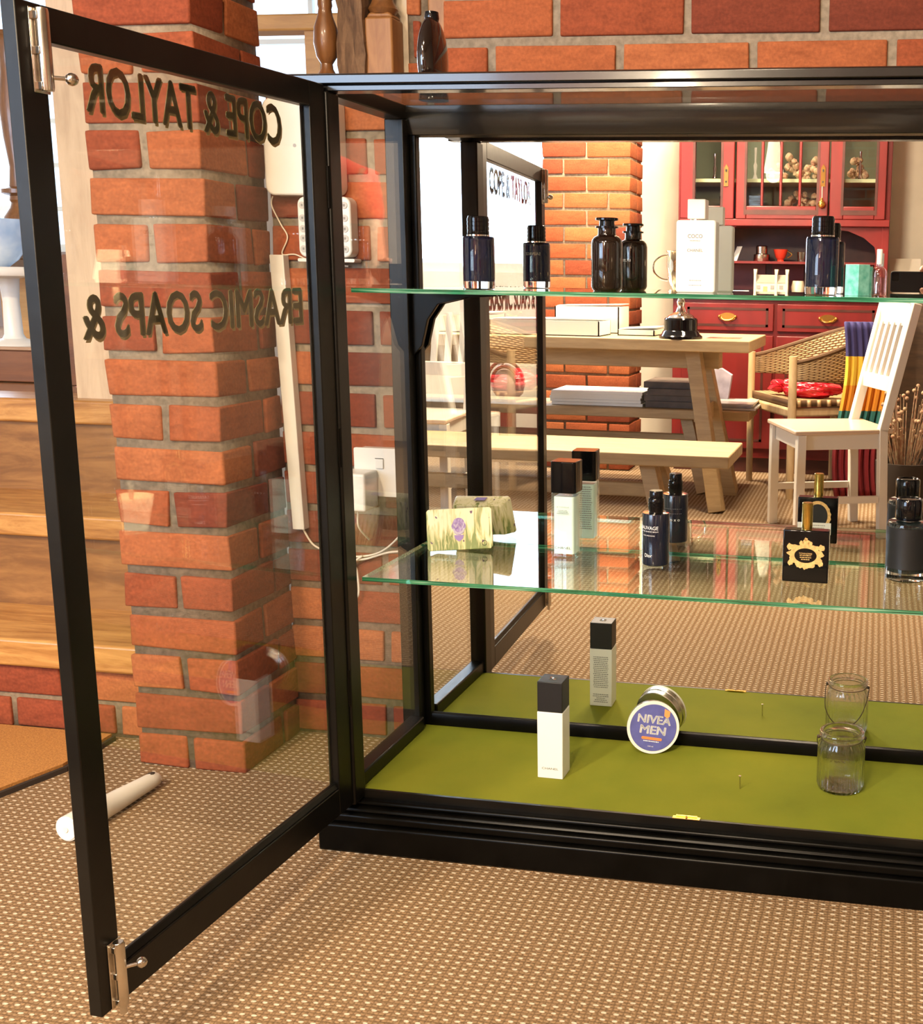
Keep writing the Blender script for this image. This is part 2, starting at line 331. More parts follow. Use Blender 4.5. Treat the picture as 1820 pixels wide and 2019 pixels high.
# ------------------------------------------------------------------ room shell
S(MB().box(-4.7, 3.2, -4.5, .5, -.1, 0).build('floor', M_carpet))
def bricks_run(x0, x1, y0, y1, z0, z1, offs, pitch=.2445, gap=.0155, first=0):
    """stretcher-bond courses between x0 and x1; offs = joint x for even and odd courses"""
    L = []; k = 0; z = z0
    while z < z1 - .02:
        j = offs[(k + first) % 2]; j -= math.ceil((j - x0) / pitch) * pitch
        while j < x1:
            a, b = max(x0, j + gap / 2), min(x1, j + pitch - gap / 2)
            if b - a > .012: L.append((a, b, y0, y1, z + gap * .5, min(z1, z + CZ - gap * .5)))
            j += pitch
        z += CZ; k += 1
    return L
z_lo = 0.0; zs = 16 * CZ                     # the half wall is 16 courses high
br = bricks_run(-.36, .004, .125, .165, 0, zs, (.22, .34), first=1)
br += bricks_run(.004, 2.9, .125, .165, 0, 2.58, (.22, .34), first=1)
S(wall_mesh('wall_back', br, [(-.36, .02, .131, .33, 0, zs - .003), (.006, 3.2, .131, .4, 0, 2.6)]))
pb = []
for k in range(32):
    z0, z1 = k * CZ - .010 + .0075, (k + 1) * CZ - .010 - .0075; z0 = max(z0, 0)
    if k % 2: pb += [(-.577, -.352, -.0905, .012, z0, z1), (-.577, -.352, .023, .13, z0, z1)]
    else: pb += [(-.577, -.472, -.0905, .13, z0, z1), (-.4565, -.352, -.0905, .06, z0, z1), (-.4565, -.352, .071, .13, z0, z1)]
S(tag(wall_mesh('pillar_brick', pb, [(-.571, -.358, -.0845, .128, 0, 2.6)], lean=-.013, jit=.0028, bevel=.0045), 'square orange brick pillar between the steps and the wall behind the display cabinet'))
# jamb where the wall opens to the upper room
S(MB().box(-.172, -.140, .30, .42, zs, 2.6).build('trim_1', pbr('plaster_edge', (.60, .52, .40), .9, noise=.15, nscale=30, bmp=.6, bscale=40)))
jb = [(-.142 + (.012 if k % 2 else 0), -.112, .298, .40, zs + k * CZ + .006, zs + (k + 1) * CZ - .005) for k in range(15)]
S(wall_mesh('wall_jamb', jb, [(-.139, -.10, .304, .42, zs, 2.6)], jit=.002))
S(MB().box(-.112, .0, .31, .42, zs, 2.6).build('trim_2', M_newel))
S(MB().box(-4.7, -4.6, -4.5, 3.8, -.1, 2.6).build('wall_left', M_wplast))
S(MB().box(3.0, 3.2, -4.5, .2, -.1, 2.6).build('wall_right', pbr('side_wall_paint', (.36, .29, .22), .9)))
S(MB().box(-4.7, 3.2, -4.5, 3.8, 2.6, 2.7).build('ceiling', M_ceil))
def wall_with_holes(name, y0, y1, x0, x1, z0, z1, holes, mat):
    mb = MB(); xs = sorted({x0, x1} | {h[0] for h in holes} | {h[1] for h in holes})
    for a, b in zip(xs, xs[1:]):
        hs = sorted([(h[2], h[3]) for h in holes if h[0] <= a and h[1] >= b]); z = z0
        for p, q in hs: mb.box(a, b, y0, y1, z, p); z = q
        mb.box(a, b, y0, y1, z, z1)
    return S(mb.build(name, mat))
def window(name, x0, x1, y, z0, z1, nx, nz, w=.05):
    mb = MB(); mb.box(x0, x1, y - .03, y + .03, z0, z0 + w).box(x0, x1, y - .03, y + .03, z1 - w, z1).box(x0, x0 + w, y - .03, y + .03, z0, z1).box(x1 - w, x1, y - .03, y + .03, z0, z1)
    for i in range(1, nx): xx = x0 + (x1 - x0) * i / nx; mb.box(xx - .012, xx + .012, y - .015, y + .015, z0, z1)
    for i in range(1, nz): zz = z0 + (z1 - z0) * i / nz; mb.box(x0, x1, y - .015, y + .015, zz - .012, zz + .012)
    o = S(mb.build(name, M_white)); MB().box(x0, x1, y - .003, y + .003, z0, z1).build('window_pane', M_pane2, o); return o
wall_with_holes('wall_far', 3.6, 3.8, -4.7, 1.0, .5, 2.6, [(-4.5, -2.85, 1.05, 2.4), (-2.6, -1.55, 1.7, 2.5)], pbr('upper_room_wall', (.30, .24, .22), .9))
window('window_1', -4.5, -2.85, 3.66, 1.05, 2.4, 6, 6, .04); window('window_2', -2.6, -1.55, 3.66, 1.7, 2.5, 2, 2)
wall_with_holes('wall_rear', -4.5, -4.3, -4.7, 3.2, -.1, 2.6, [(-3.7, -.95, .98, 2.25)], M_wplast)
window('window_3', -3.7, -.95, -4.38, .98, 2.25, 3, 1)
S(MB().box(-4.7, 1.0, .495, 3.8, .55, .648).build('floor_platform', wood('polished_floorboards', (.42, .22, .09), (.28, .13, .05), .16, 4, (9, 1, 9), coat=.6)))
S(MB().box(-.62, 1.0, .35, .47, 0, zs).build('wall_partition', M_wplast))
# brick pier of the room behind
pr_ = []
for k in range(31):
    z0, z1 = k * .0805 + .006, (k + 1) * .0805 - .006
    xs_ = [(-.872, -.655), (-.645, -.430)] if k % 2 else [(-.872, -.77), (-.76, -.545), (-.535, -.430)]
    for a, b in xs_: pr_.append((a, b, -3.76, -3.60, z0, z1))
    pr_.append((-.53, -.430, -3.88, -3.77, z0, z1))
S(tag(wall_mesh('pillar_pier', pr_, [(-.865, -.437, -3.875, -3.608, 0, 2.6)], jit=.002), 'broad brick pier seen in the mirror beyond the dining table'))
S(MB().box(-.865, -.62, -4.3, -3.885, 0, 2.6).build('wall_stub', M_wplast))
# ------------------------------------------------------------------ steps up to the platform
st = thing('wooden_steps', 'wide varnished pine steps over a two-course brick riser, climbing to the polished platform', 'steps', (-2.0, 0, 0))
def part(mb, name, mat, parent, **k):
    o = mb.build(name, mat, None, **k); o.parent = parent
    if parent.parent is None and parent.location.length > 0: o.matrix_parent_inverse = Matrix.Translation(-parent.location)
    return o
sb = []
for k in range(2): sb += [b for b in bricks_run(-4.5, -.60, .018, .06, k * .073, k * .073 + .071, ((-.70, -.82), (-.82, -.70))[k])]
sb = [(a, b, c, d, e, min(f, e + .062)) for a, b, c, d, e, f in sb]
o = wall_mesh('brick_riser', sb, [(-4.6, -.58, .024, .20, 0, .143)]); o.parent = st; o.matrix_parent_inverse = Matrix.Translation(-st.location)
part(MB().box(-4.6, -.58, 0, .245, .147, .2066), 'tread', M_pine, st, bevel=.006)
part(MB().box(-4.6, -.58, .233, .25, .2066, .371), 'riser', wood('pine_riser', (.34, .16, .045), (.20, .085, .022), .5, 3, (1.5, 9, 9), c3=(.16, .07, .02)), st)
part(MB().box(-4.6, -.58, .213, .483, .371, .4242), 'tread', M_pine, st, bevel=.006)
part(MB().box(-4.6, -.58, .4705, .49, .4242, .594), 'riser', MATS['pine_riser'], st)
part(MB().box(-4.6, -.58, .4505, .60, .594, .652), 'tread', M_pine, st, bevel=.006)
# ------------------------------------------------------------------ display cabinet
W = 1.17
cab = thing('display_cabinet', 'glazed black shop display cabinet with mirrored back, open door and green-lined base', 'display cabinet', (W / 2, -.17, 0))
mb = MB().box(-.0675, W + .0675, -.3437, .02, 0, .050).box(-.060, W + .06, -.336, .015, .050, .066).box(-.053, W + .053, -.329, .01, .066, .075).box(-.045, W + .045, -.319, .01, .075, .0842)
part(mb, 'plinth', M_black, cab, bevel=.0045, bseg=3)
part(MB().box(-.03, W + .03, -.3005, 0, .0843, .0982), 'base_board', M_green, cab)
part(MB().box(-.03, W + .03, -.306, -.3005, .0843, .0985), 'base_lipping', M_blackw, cab)
for x0 in (-.035, W - .001): part(MB().box(x0, x0 + .036, -.3385, -.300, .0842, 1.2313), 'front_post', M_blackw, cab, bevel=.003)
for sx in (0, 1):
    a = -.0474 if not sx else W + .012
    part(MB().box(a, a + .0354, -.034, .0, .0842, 1.2313), 'rear_post', M_blackw, cab, bevel=.002)
    a2 = -.012 if not sx else W
    part(MB().box(a2, a2 + .012, -.010, .002, .0982, 1.2313), 'mirror_stile', M_black, cab, bevel=.002)
for k in range(26): part(MB().lathe([(.0016, -.0342), (.0016, -.0338)], (-.029, 0, .20 + k * .038), 8, axis='y'), 'peg_hole', M_bkmat, cab)
part(MB().box(0, W, 0, .003, .10, 1.2313), 'mirror', M_mirror, cab, label='old silvered mirror filling the cabinet back')
part(MB().box(-.047, W + .047, .0035, .018, .0842, 1.25), 'back_panel', M_black, cab)
part(MB().prism([(-.0090, .0982), (-.0090, .112), (-.006, .121), (-.0005, .1225), (-.0005, .0982)], -.012, W + .012, 'x'), 'bottom_rail', M_black, cab, smooth=True)
mb = MB().prism([(-.020, 1.2365), (-.012, 1.2055), (0, 1.2024), (0, 1.2555), (-.020, 1.2555)], -.047, W + .047, 'x'); part(mb, 'back_top_rail', M_wax, cab, bevel=.001)
mb = MB().box(-.062, W + .062, -.333, -.303, 1.2313, 1.2395).prism([(-.333, 1.2395), (-.340, 1.2410), (-.340, 1.2535), (-.336, 1.2558), (-.306, 1.2558), (-.303, 1.2395)], -.068, W + .068, 'x')
part(mb, 'top_front_rail', M_wax, cab, bevel=.001)
for a in (-.050, W + .012): part(MB().box(a, a + .038, -.305, -.001, 1.2313, 1.2555), 'top_side_rail', M_blackw, cab, bevel=.002)
part(MB().box(-.030, W + .03, -.305, -.0005, 1.2440, 1.2490), 'top_pane', M_pane, cab, label='dusty glass top')
for a in (-.033, W + .004):
    part(MB().prism([(-.304, .0985), (-.304, .1245), (-.032, .1245), (-.032, .0985)], a, a + .029, 'x'), 'side_bottom_rail', M_blackw, cab, bevel=.003)
    part(MB().box(a + .012, a + .016, -.302, -.030, .12, 1.2320), 'side_pane', M_pane, cab)
def shelf(z, x1=W - .004):
    mb = MB(); x0, y0, y1, t = .005, -.2922, -.0015, .007; mb.mi = 0
    c = [(x0, y0, z - t), (x1, y0, z - t), (x1, y1, z - t), (x0, y1, z - t), (x0, y0, z), (x1, y0, z), (x1, y1, z), (x0, y1, z)]
    v = [mb.bm.verts.new(p) for p in c]
    for q, mi in (((0, 3, 2, 1), 0), ((4, 5, 6, 7), 0), ((0, 1, 5, 4), 1), ((1, 2, 6, 5), 1), ((2, 3, 7, 6), 1), ((3, 0, 4, 7), 1)):
        f = mb.bm.faces.new([v[i] for i in q]); f.material_index = mi
    return part(mb, 'glass_shelf', [M_shelf, M_edge], cab)
shelf(.9401); shelf(.4687)
for z in (.9401, .4687):          # iron corner brackets under the shelf ends
    for sg, xa in ((1, -.012), (-1, W + .012)):
        poly = [(xa, z - .008), (xa + sg * .165, z - .008), (xa + sg * .160, z - .014), (xa + sg * .10, z - .018), (xa + sg * .05, z - .030), (xa + sg * .030, z - .058), (xa + sg * .018, z - .105), (xa, z - .125)] if z > .6 else [(xa, z - .008), (xa + sg * .03, z - .008), (xa + sg * .022, z - .016), (xa, z - .03)]
        part(MB().prism(poly, -.020, -.010, 'y'), 'shelf_bracket', M_black, cab, bevel=.001)
part(MB().box(.535, .580, -.306, -.297, .0983, .0995).box(.540, .575, -.300, -.296, .0995, .1010), 'catch_plate', M_brass, cab)
part(MB().lathe([(.0018, 0), (.0018, .0004)], (.5577, -.3005, .1011), 10), 'catch_hole', M_ink, cab)
part(MB().tube([(.629, -.1735, .0985), (.6285, -.174, .1215)], .0011, 8).lathe([(.0024, .1212), (.0024, .1222)], (.6285, -.174, 0), 10), 'nail', M_steel, cab)
# ------------------------------------------------------------------ the open door (hinged on the front-left post) and its partner
def fit_text(name, s, w, h, mat, parent, x, y, z, mirror=False, M=None, offset=0.0, th=0.0, bold=0.0):
    o = text_obj(name, s, 1.0, mat, parent, Matrix(), extrude=th, offset=offset)
    if bold:
        bm = bmesh.new()
        for dx, dy in ((0, 0), (bold, 0), (-bold, 0), (0, bold * .6), (0, -bold * .6)):
            m3 = o.data.copy(); m3.transform(Matrix.Translation((dx, dy, 0))); bm.from_mesh(m3)
        bm.to_mesh(o.data); bm.free()
    me = o.data; xs = [v.co.x for v in me.vertices]; ys = [v.co.y for v in me.vertices]; a, b, c, d = min(xs), max(xs), min(ys), max(ys)
    for v in me.vertices:
        u, q = (v.co.x - a) / (b - a), (v.co.y - c) / (d - c); v.co = (x + u * w, y - v.co.z, z + q * h) if not M else M @ Vector(((u - .5) * w, q * h, 0))
    return o
def make_door(lettered):
    shear = Matrix(((1, 0, 0, 0), (0, 1, 0, 0), (-.0116, 0, 1, 0), (0, 0, 0, 1)))
    w, zb, zt, th = .5795, .0870, 1.2402, .018
    # the frame: four members with a small glazing bead
    mb = MB().box(0, .040, -th, 0, zb, zt).box(w - .036, w, -th, 0, zb, zt).box(.040, w - .036, -th, 0, zt - .036, zt).box(.040, w - .036, -th, 0, zb, zb + .046)
    mb.box(.040, .045, -.015, -.012, zb + .046, zt - .036).box(w - .041, w - .036, -.015, -.012, zb + .046, zt - .036)
    mb.prism([(-.0165, zb + .046), (-.002, zb + .046), (-.006, zb + .056), (-.012, zb + .056)], .040, w - .036, 'x')
    mb.xform(shear); d = part(mb, 'door', M_blackw, cab, bevel=.0022)
    def sub(mb, name, mat, **k): mb.xform(shear); o = mb.build(name, mat, None, **k); o.parent = d; return o
    sub(MB().box(.036, w - .033, -.0112, -.0078, zb + .04, zt - .03), 'door_pane', M_pane)
    if lettered:
        for tx, x0, ww, z0, hh in (('COPE & TAYLOR', .0985, .3785, 1.141, .056), ('ERASMIC SOAPS &', .066, .443, .8885, .0535)):
            for nm, mt, dx, dz, yy, of in (('lettering', M_letter, 0, 0, -.0118, .008), ('lettering_shade', M_letter2, -.0030, -.0032, -.0118, .0)):
                o = fit_text(nm, tx, ww, hh, mt, None, x0 + dx, yy, z0 + dz, th=.0004 if nm == 'lettering' else 0.0, bold=.030 if nm == 'lettering' else .012); o.data.transform(shear); o.parent = d
                if nm == 'lettering': o['label'] = 'olive and gilt sign-written letters on the glass'
    for z0, up in ((1.150, 1), (.088, -1)):
        h = .085; xc = w - .026; y0 = .0
        mb = MB().box(xc - .011, xc + .011, y0, y0 + .0022, z0, z0 + h); mb.lathe([(.0065, z0 + .002), (.0072, z0 + .006), (.0072, z0 + h - .004), (.0062, z0 + h)], (xc, y0 + .0078, 0), 20)
        for zz in (z0 + .003, z0 + h * .45, z0 + h - .012): mb.box(xc - .0082, xc + .0082, y0 + .001, y0 + .0092, zz, zz + .008)
        zk = z0 + .016 if up > 0 else z0 + .050
        b = sub(mb, 'barrel_bolt', M_steel, smooth=True, bevel=.0006)
        k = MB().tube([(xc - .004, y0 + .013, zk), (xc - .012, y0 + .021, zk)], .0022, 10).blob((xc - .0165, y0 + .0245, zk), .0068)
        o = k.xform(shear).build('bolt_knob', M_steel, None, smooth=True); o.parent = b
        if up < 0:
            r = MB().tube([(xc, y0 + .0078, z0 + .02), (xc, y0 + .0078, z0 - .010)], .0040, 12); o = r.xform(shear).build('bolt_rod', M_steel, None, smooth=True); o.parent = b
    for zz in (.26, .66, 1.06): sub(MB().box(-.0045, .0005, -.016, -.002, zz, zz + .062).lathe([(.0045, zz), (.0045, zz + .062)], (-.003, -.001, 0), 12), 'hinge', M_black, smooth=True)
    return d
d = make_door(True); d.matrix_parent_inverse = Matrix.Translation(-cab.location); d.location = (-.0033, -.3395, 0); d.rotation_euler = (0, 0, math.radians(-94.01))
d = make_door(False); d.matrix_parent_inverse = Matrix.Translation(-cab.location) @ Matrix.Translation((W + .0033, -.3395, 0)) @ Matrix.Rotation(math.radians(112), 4, 'Z') @ Matrix.Scale(-1, 4, (1, 0, 0))
d.location = (0, 0, 0)
# ------------------------------------------------------------------ things on the back wall
YW = .1245
t = thing('alarm_control_box', 'large white rounded alarm box high on the brick wall behind the cabinet', 'alarm box', (-.28, YW, 1.11))
def rrect(x0, x1, z0, z1, r, n=6):
    P = []
    for cx_, cz_, a0 in ((x1 - r, z0 + r, -90), (x1 - r, z1 - r, 0), (x0 + r, z1 - r, 90), (x0 + r, z0 + r, 180)):
        for i in range(n + 1): a = math.radians(a0 + 90 * i / n); P.append((cx_ + r * math.cos(a), cz_ + r * math.sin(a)))
    return P
part(MB().prism(rrect(-.350, -.196, 1.108, 1.288, .018), YW - .034, YW, 'y'), 'housing', M_white, t, bevel=.004, bseg=3)
part(MB().lathe([(.0035, -.0005), (.0035, .0)], (-.345 + .06, YW - .034, 1.20), 12, axis='y'), 'indicator', pbr('grey_lens', (.4, .38, .36), .3), t)
t = thing('alarm_keypad', 'white rounded keypad with round keys on the brick wall, below the alarm box', 'keypad', (-.235, YW, .985))
kp = part(MB().prism(rrect(-.287, -.178, .992, 1.106, .015), YW - .032, YW, 'y'), 'keypad_body', M_white, t, bevel=.003, bseg=3)
part(MB().prism(rrect(-.292, -.174, .983, .99, .003), YW - .03, YW, 'y'), 'keypad_base', M_white, t, bevel=.001)
M_key = pbr('grey_white_key', (.52, .50, .45), .4)
for i in range(4):
    for j in range(5):
        kx, kz = -.2765 + i * .0287, (1.090, 1.066, 1.046, 1.028, 1.008)[j]
        k = part(MB().lathe([(.0066, -.0008), (.0062, 0), (.0062, .0005)], (kx, YW - .0325, kz), 20, axis='y'), 'key', M_key, t, smooth=True)
        o = MB().box(kx - .0018, kx + .0018, YW - .0337, YW - .0333, kz - .0022, kz + .0022).build('key_mark', M_inkg, None); o.parent = k
t = thing('cable_trunking', 'long narrow white plastic cable trunking running down the wall corner', 'cable trunking', (-.33, YW, .44))
part(MB().hexa([(-.3345, YW - .022, .4475), (-.3090, YW - .022, .4475), (-.3090, YW, .4475), (-.3345, YW, .4475), (-.3560, YW - .022, .996), (-.3265, YW - .022, .996), (-.3265, YW, .996), (-.3560, YW, .996)]), 'trunking_cover', M_white, t, bevel=.0015)
t = thing('wall_socket', 'white double wall socket on the brick wall, half hidden by the cabinet back post', 'socket', (-.13, YW, .55))
part(MB().prism(rrect(-.184, -.035, .530, .622, .004), YW - .032, YW, 'y'), 'back_box', M_white, t, bevel=.001)
part(MB().prism(rrect(-.187, -.032, .528, .625, .004), YW - .040, YW - .032, 'y'), 'face_plate', M_white, t, bevel=.0015)
for x in (-.132, -.086): part(MB().box(x - .008, x + .008, YW - .0435, YW - .040, .585, .604), 'rocker_switch', M_white, t, bevel=.001)
part(MB().box(-.142, -.124, YW - .0406, YW - .0399, .604, .6052), 'switch_mark', M_ink, t)
t = thing('plug_adapter', 'chunky white plug charger standing out of the wall socket', 'plug', (-.16, YW - .06, .51))
part(MB().box(-.198, -.137, YW - .100, YW - .0400, .508, .583), 'adapter_body', M_white, t, bevel=.005, bseg=3)
part(MB().box(-.178, -.158, YW - .075, YW - .06, .504, .509), 'adapter_port', M_wplast, t)
def cab_curve(name, pts, r, label, mat=M_cable, grp=None):
    # smooth through the points
    P = [Vector(p) for p in pts]; Q = []
    for i in range(len(P) - 1):
        p0, p1, p2, p3 = P[max(i - 1, 0)], P[i], P[i + 1], P[min(i + 2, len(P) - 1)]
        for k in range(8):
            u = k / 8; Q.append(.5 * ((2 * p1) + (p2 - p0) * u + (2 * p0 - 5 * p1 + 4 * p2 - p3) * u * u + (3 * p1 - p0 - 3 * p2 + p3) * u ** 3))
    Q.append(P[-1]); o = MB().tube(Q, r, 8).build(name, mat, smooth=True); return tag(o, label, 'cable', grp)
cab_curve('power_cable', [(-.168, YW - .068, .506), (-.172, YW - .06, .47), (-.170, YW - .02, .435)], .0020, 'short cream cable dropping from the plug charger')
cab_curve('alarm_cable', [(-.318, YW - .010, .447), (-.300, YW - .006, .415), (-.27, YW - .006, .402), (-.22, YW - .008, .394), (-.165, YW - .008, .402), (-.12, YW - .02, .43), (-.085, YW - .02, .475), (-.08, YW - .035, .53)], .0020, 'pair of cream cables sagging from the trunking foot towards the socket')
cab_curve('spare_cable', [(-.19, YW - .012, .398), (-.215, YW - .012, .375), (-.222, YW - .012, .33), (-.212, YW - .014, .305), (-.200, YW - .014, .32), (-.203, YW - .012, .365), (-.21, YW - .011, .385), (-.18, YW - .008, .392), (-.13, YW - .02, .41), (-.09, YW - .02, .415)], .0022, 'coiled spare loop of cream cable hanging under the plug charger')
cab_curve('keypad_cable', [(-.352, YW - .004, 1.108), (-.355, YW - .004, 1.09), (-.338, YW - .004, 1.055), (-.325, YW - .004, 1.030), (-.338, YW - .004, .998), (-.31, YW - .004, .997), (-.27, YW - .004, .983), (-.20, YW - .004, .976)], .0014, 'thin cream cable looping from the alarm box to the keypad')
# ------------------------------------------------------------------ toiletries in the cabinet (built at their own origin, then set down)
Z1, Z2, Z0 = .9401, .4687, .0982
def put(t, x, y, z, rz=0.0): t.location = (x, y, z); t.rotation_euler = (0, 0, rz); return t
def rsq(w, d, r, n=5):
    P = []
    for cx_, cy_, a0 in ((w / 2 - r, -d / 2 + r, -90), (w / 2 - r, d / 2 - r, 0), (-w / 2 + r, d / 2 - r, 90), (-w / 2 + r, -d / 2 + r, 180)):
        for i in range(n + 1): a = math.radians(a0 + 90 * i / n); P.append((cx_ + r * math.cos(a), cy_ + r * math.sin(a)))
    return P
def sub(mb, name, mat, parent, **k): o = mb.build(name, mat, None, **k); o.parent = parent; return o
# toner bottle: clear square bottle, black cap
t = thing('toner_bottle', 'tall clear square toner bottle with black cap, pale aqua liquid, on the lower glass shelf', 'bottle')
b = sub(MB().prism(rsq(.046, .046, .007), 0, .1165, 'z'), 'bottle_body', M_tonic, t, bevel=.0015)
sub(MB().prism(rsq(.038, .038, .005), .006, .1100, 'z'), 'liquid', M_liquid, t, bevel=.001)
sub(MB().prism(rsq(.0465, .0465, .006), .1170, .1735, 'z'), 'cap', M_bkgloss, t, bevel=.0015)
fit_text('lettering', 'CHANEL', .030, .0042, M_ink, None, 0, 0, 0, M=front(0, -.0234, .0165)).parent = b
fit_text('lettering', 'LE TONIQUE', .024, .0026, M_inkg, None, 0, 0, 0, M=front(0, -.0234, .091)).parent = b
inkrows(-.011, .011, .086, 3, .0028, .0010, -.0234).build('small_print', M_inkg).parent = b
inkrows(-.017, .017, .105, 20, .0042, .0016, .0234, .2).build('small_print', M_inkg).parent = b
put(t, .2915, -.066, Z2, math.radians(-3))
# shaving balm: navy cylinder with pump top
t = thing('aftershave_balm', 'dark navy cylinder of aftershave balm with stepped black pump top on the lower shelf', 'bottle')
b = sub(MB().lathe([(.0215, 0), (.0235, .0015), (.0240, .004), (.0240, .0905), (.0232, .0925)], seg=48), 'tube_body', M_navy, t, smooth=True)
sub(MB().lathe([(.0232, .0926), (.0150, .0942)], seg=48), 'shoulder', M_silver, t, smooth=True)
sub(MB().lathe([(.0128, .093), (.0128, .099), (.0138, .0992), (.0138, .104), (.0132, .1045), (.0138, .105), (.0138, .110), (.0132, .1105), (.0138, .111), (.0138, .1165), (.0125, .1185)], seg=40), 'pump_collar', M_bkgloss, t, smooth=True)
sub(MB().lathe([(.0118, .1185), (.0120, .130), (.0112, .1312)], seg=40), 'pump_button', M_bkgloss, t, smooth=True)
def wrap_text(s, w, h, z, r, mat, a0=0.0, fl=False):
    o = fit_text('lettering', s, w, h, mat, None, 0, 0, 0, M=front(0, 0, z))
    bm = bmesh.new(); bm.from_mesh(o.data); bmesh.ops.subdivide_edges(bm, edges=bm.edges, cuts=2)
    for v in bm.verts:
        a = v.co.x / r + a0; v.co.x = (r + .0002) * math.sin(a); v.co.y = -(r + .0002) * math.cos(a)
    bm.to_mesh(o.data); bm.free(); return o
a0 = math.radians(-22)
wrap_text('SAUVAGE', .036, .0062, .0655, .0240, M_wink, a0).parent = b
wrap_text('AFTER-SHAVE BALM', .036, .0022, .0610, .0240, M_wink, a0).parent = b
wrap_text('BAUME APRES-RASAGE', .024, .0018, .0540, .0240, M_wink, a0).parent = b
wrap_text('Dior', .015, .0062, .0165, .0240, M_wink, a0).parent = b
for z in (.066, .057): wrap_text('- - - - - - - - - -', .032, .0010, z, .0240, M_inkg, PI).parent = b
wrap_text('o x o x', .026, .0040, .043, .0240, M_wink, PI).parent = b
put(t, .4600, -.0925, Z2)
# black and gold flacon
t = thing('square_perfume_bottle', 'square black perfume bottle with gold crest label and gold cap on the lower shelf', 'perfume bottle')
b = sub(MB().box(-.038, .038, -.012, .012, 0, .0885), 'flacon', M_bkgloss, t, bevel=.0018)
sub(MB().lathe([(.0085, .0885), (.0085, .092)], seg=24), 'neck', M_gold, t, smooth=True)
sub(MB().lathe([(.0088, .091), (.0090, .092), (.0090, .1325), (.0082, .1335)], seg=40), 'cap', M_gold, t, smooth=True)
def crest(y, sgn):
    # an ornamental cartouche: scrolled ring, crown on top, inner black plaque
    mb = MB(); n = 72
    for i in range(n):
        a, a2 = 2 * PI * i / n, 2 * PI * (i + 1) / n
        def P(a, k):
            wob = 1 + .09 * math.sin(9 * a) + .05 * math.sin(17 * a + 1)
            rx, rz = (.0285 * wob, .0205 * wob) if k else (.0185, .0125); return (rx * math.cos(a), .046 + rz * math.sin(a))
        q = [P(a, 1), P(a2, 1), P(a2, 0), P(a, 0)]; mb.prism(q, y - sgn * .0001, y + sgn * .0005, 'y')
    for cx_, cz_, r in ((-.026, .060, .0055), (.026, .060, .0055), (-.025, .033, .0045), (.025, .033, .0045), (0, .068, .006), (-.007, .067, .004), (.007, .067, .004), (0, .0735, .003), (-.012, .030, .004), (.012, .030, .004), (0, .0275, .005)):
        mb.prism([(cx_ + r * math.cos(2 * PI * k / 10), cz_ + r * math.sin(2 * PI * k / 10) * (1.2 if k % 2 else .8)) for k in range(10)], y - sgn * .0001, y + sgn * .0006, 'y')
    return mb
cr = sub(crest(-.0122, -1), 'gold_crest', M_goldp, b)
fit_text('lettering', 'TONNERRE', .022, .0028, M_goldp, None, 0, 0, 0, M=front(0, -.0125, .0480)).parent = cr
inkrows(-.011, .011, .0455, 3, .0034, .0014, -.0124, .4).build('small_print', M_goldp).parent = cr
bc = sub(MB().prism([(.026 * math.cos(2 * PI * k / 36) * (1 if k % 2 else .94), .052 + .030 * math.sin(2 * PI * k / 36)) for k in range(36)], .0121, .0126, 'y'), 'back_crest', M_goldp, b)
sub(MB().prism([(.019 * math.cos(2 * PI * k / 30), .053 + .023 * math.sin(2 * PI * k / 30)) for k in range(30)], .0126, .0129, 'y'), 'plaque', M_bkmat, bc)
lb = sub(MB().box(-.0375, .026, .0129, .0133, .017, .040), 'paper_label', M_paper, b, label='white paper label on the back')
inkrows(-.030, .018, .034, 4, .0048, .0014, .0134, .3).build('small_print', M_inkg).parent = lb
put(t, .7275, -.150, Z2, math.radians(-1))
# round glass bottle with black band
t = thing('black_banded_cologne', 'round clear cologne bottle with wide black band and faceted black cap on the lower shelf', 'perfume bottle')
sub(MB().lathe([(.0300, 0), (.0345, .003), (.0350, .008), (.0350, .094), (.0335, .099), (.0300, .101)], seg=56), 'glass_body', M_clear, t, smooth=True)
sub(MB().lathe([(.0290, .016), (.0300, .018), (.0300, .092), (.028, .094)], seg=40), 'cologne', pbr('smoky_cologne', (.02, .03, .03), .15), t, smooth=True)
sub(MB().lathe([(.0355, .0235), (.0355, .092)], seg=56), 'band', M_bkmat, t, smooth=True)
sub(MB().lathe([(.0125, .100), (.0125, .104)], seg=24), 'neck', M_silver, t, smooth=True)
sub(MB().lathe([(.0215, .1035), (.0225, .105), (.0225, .136), (.0205, .1395), (.0185, .1395), (.0175, .1375)], seg=12), 'cap', M_bkgloss, t, bevel=.0008)
put(t, .8935, -.100, Z2)
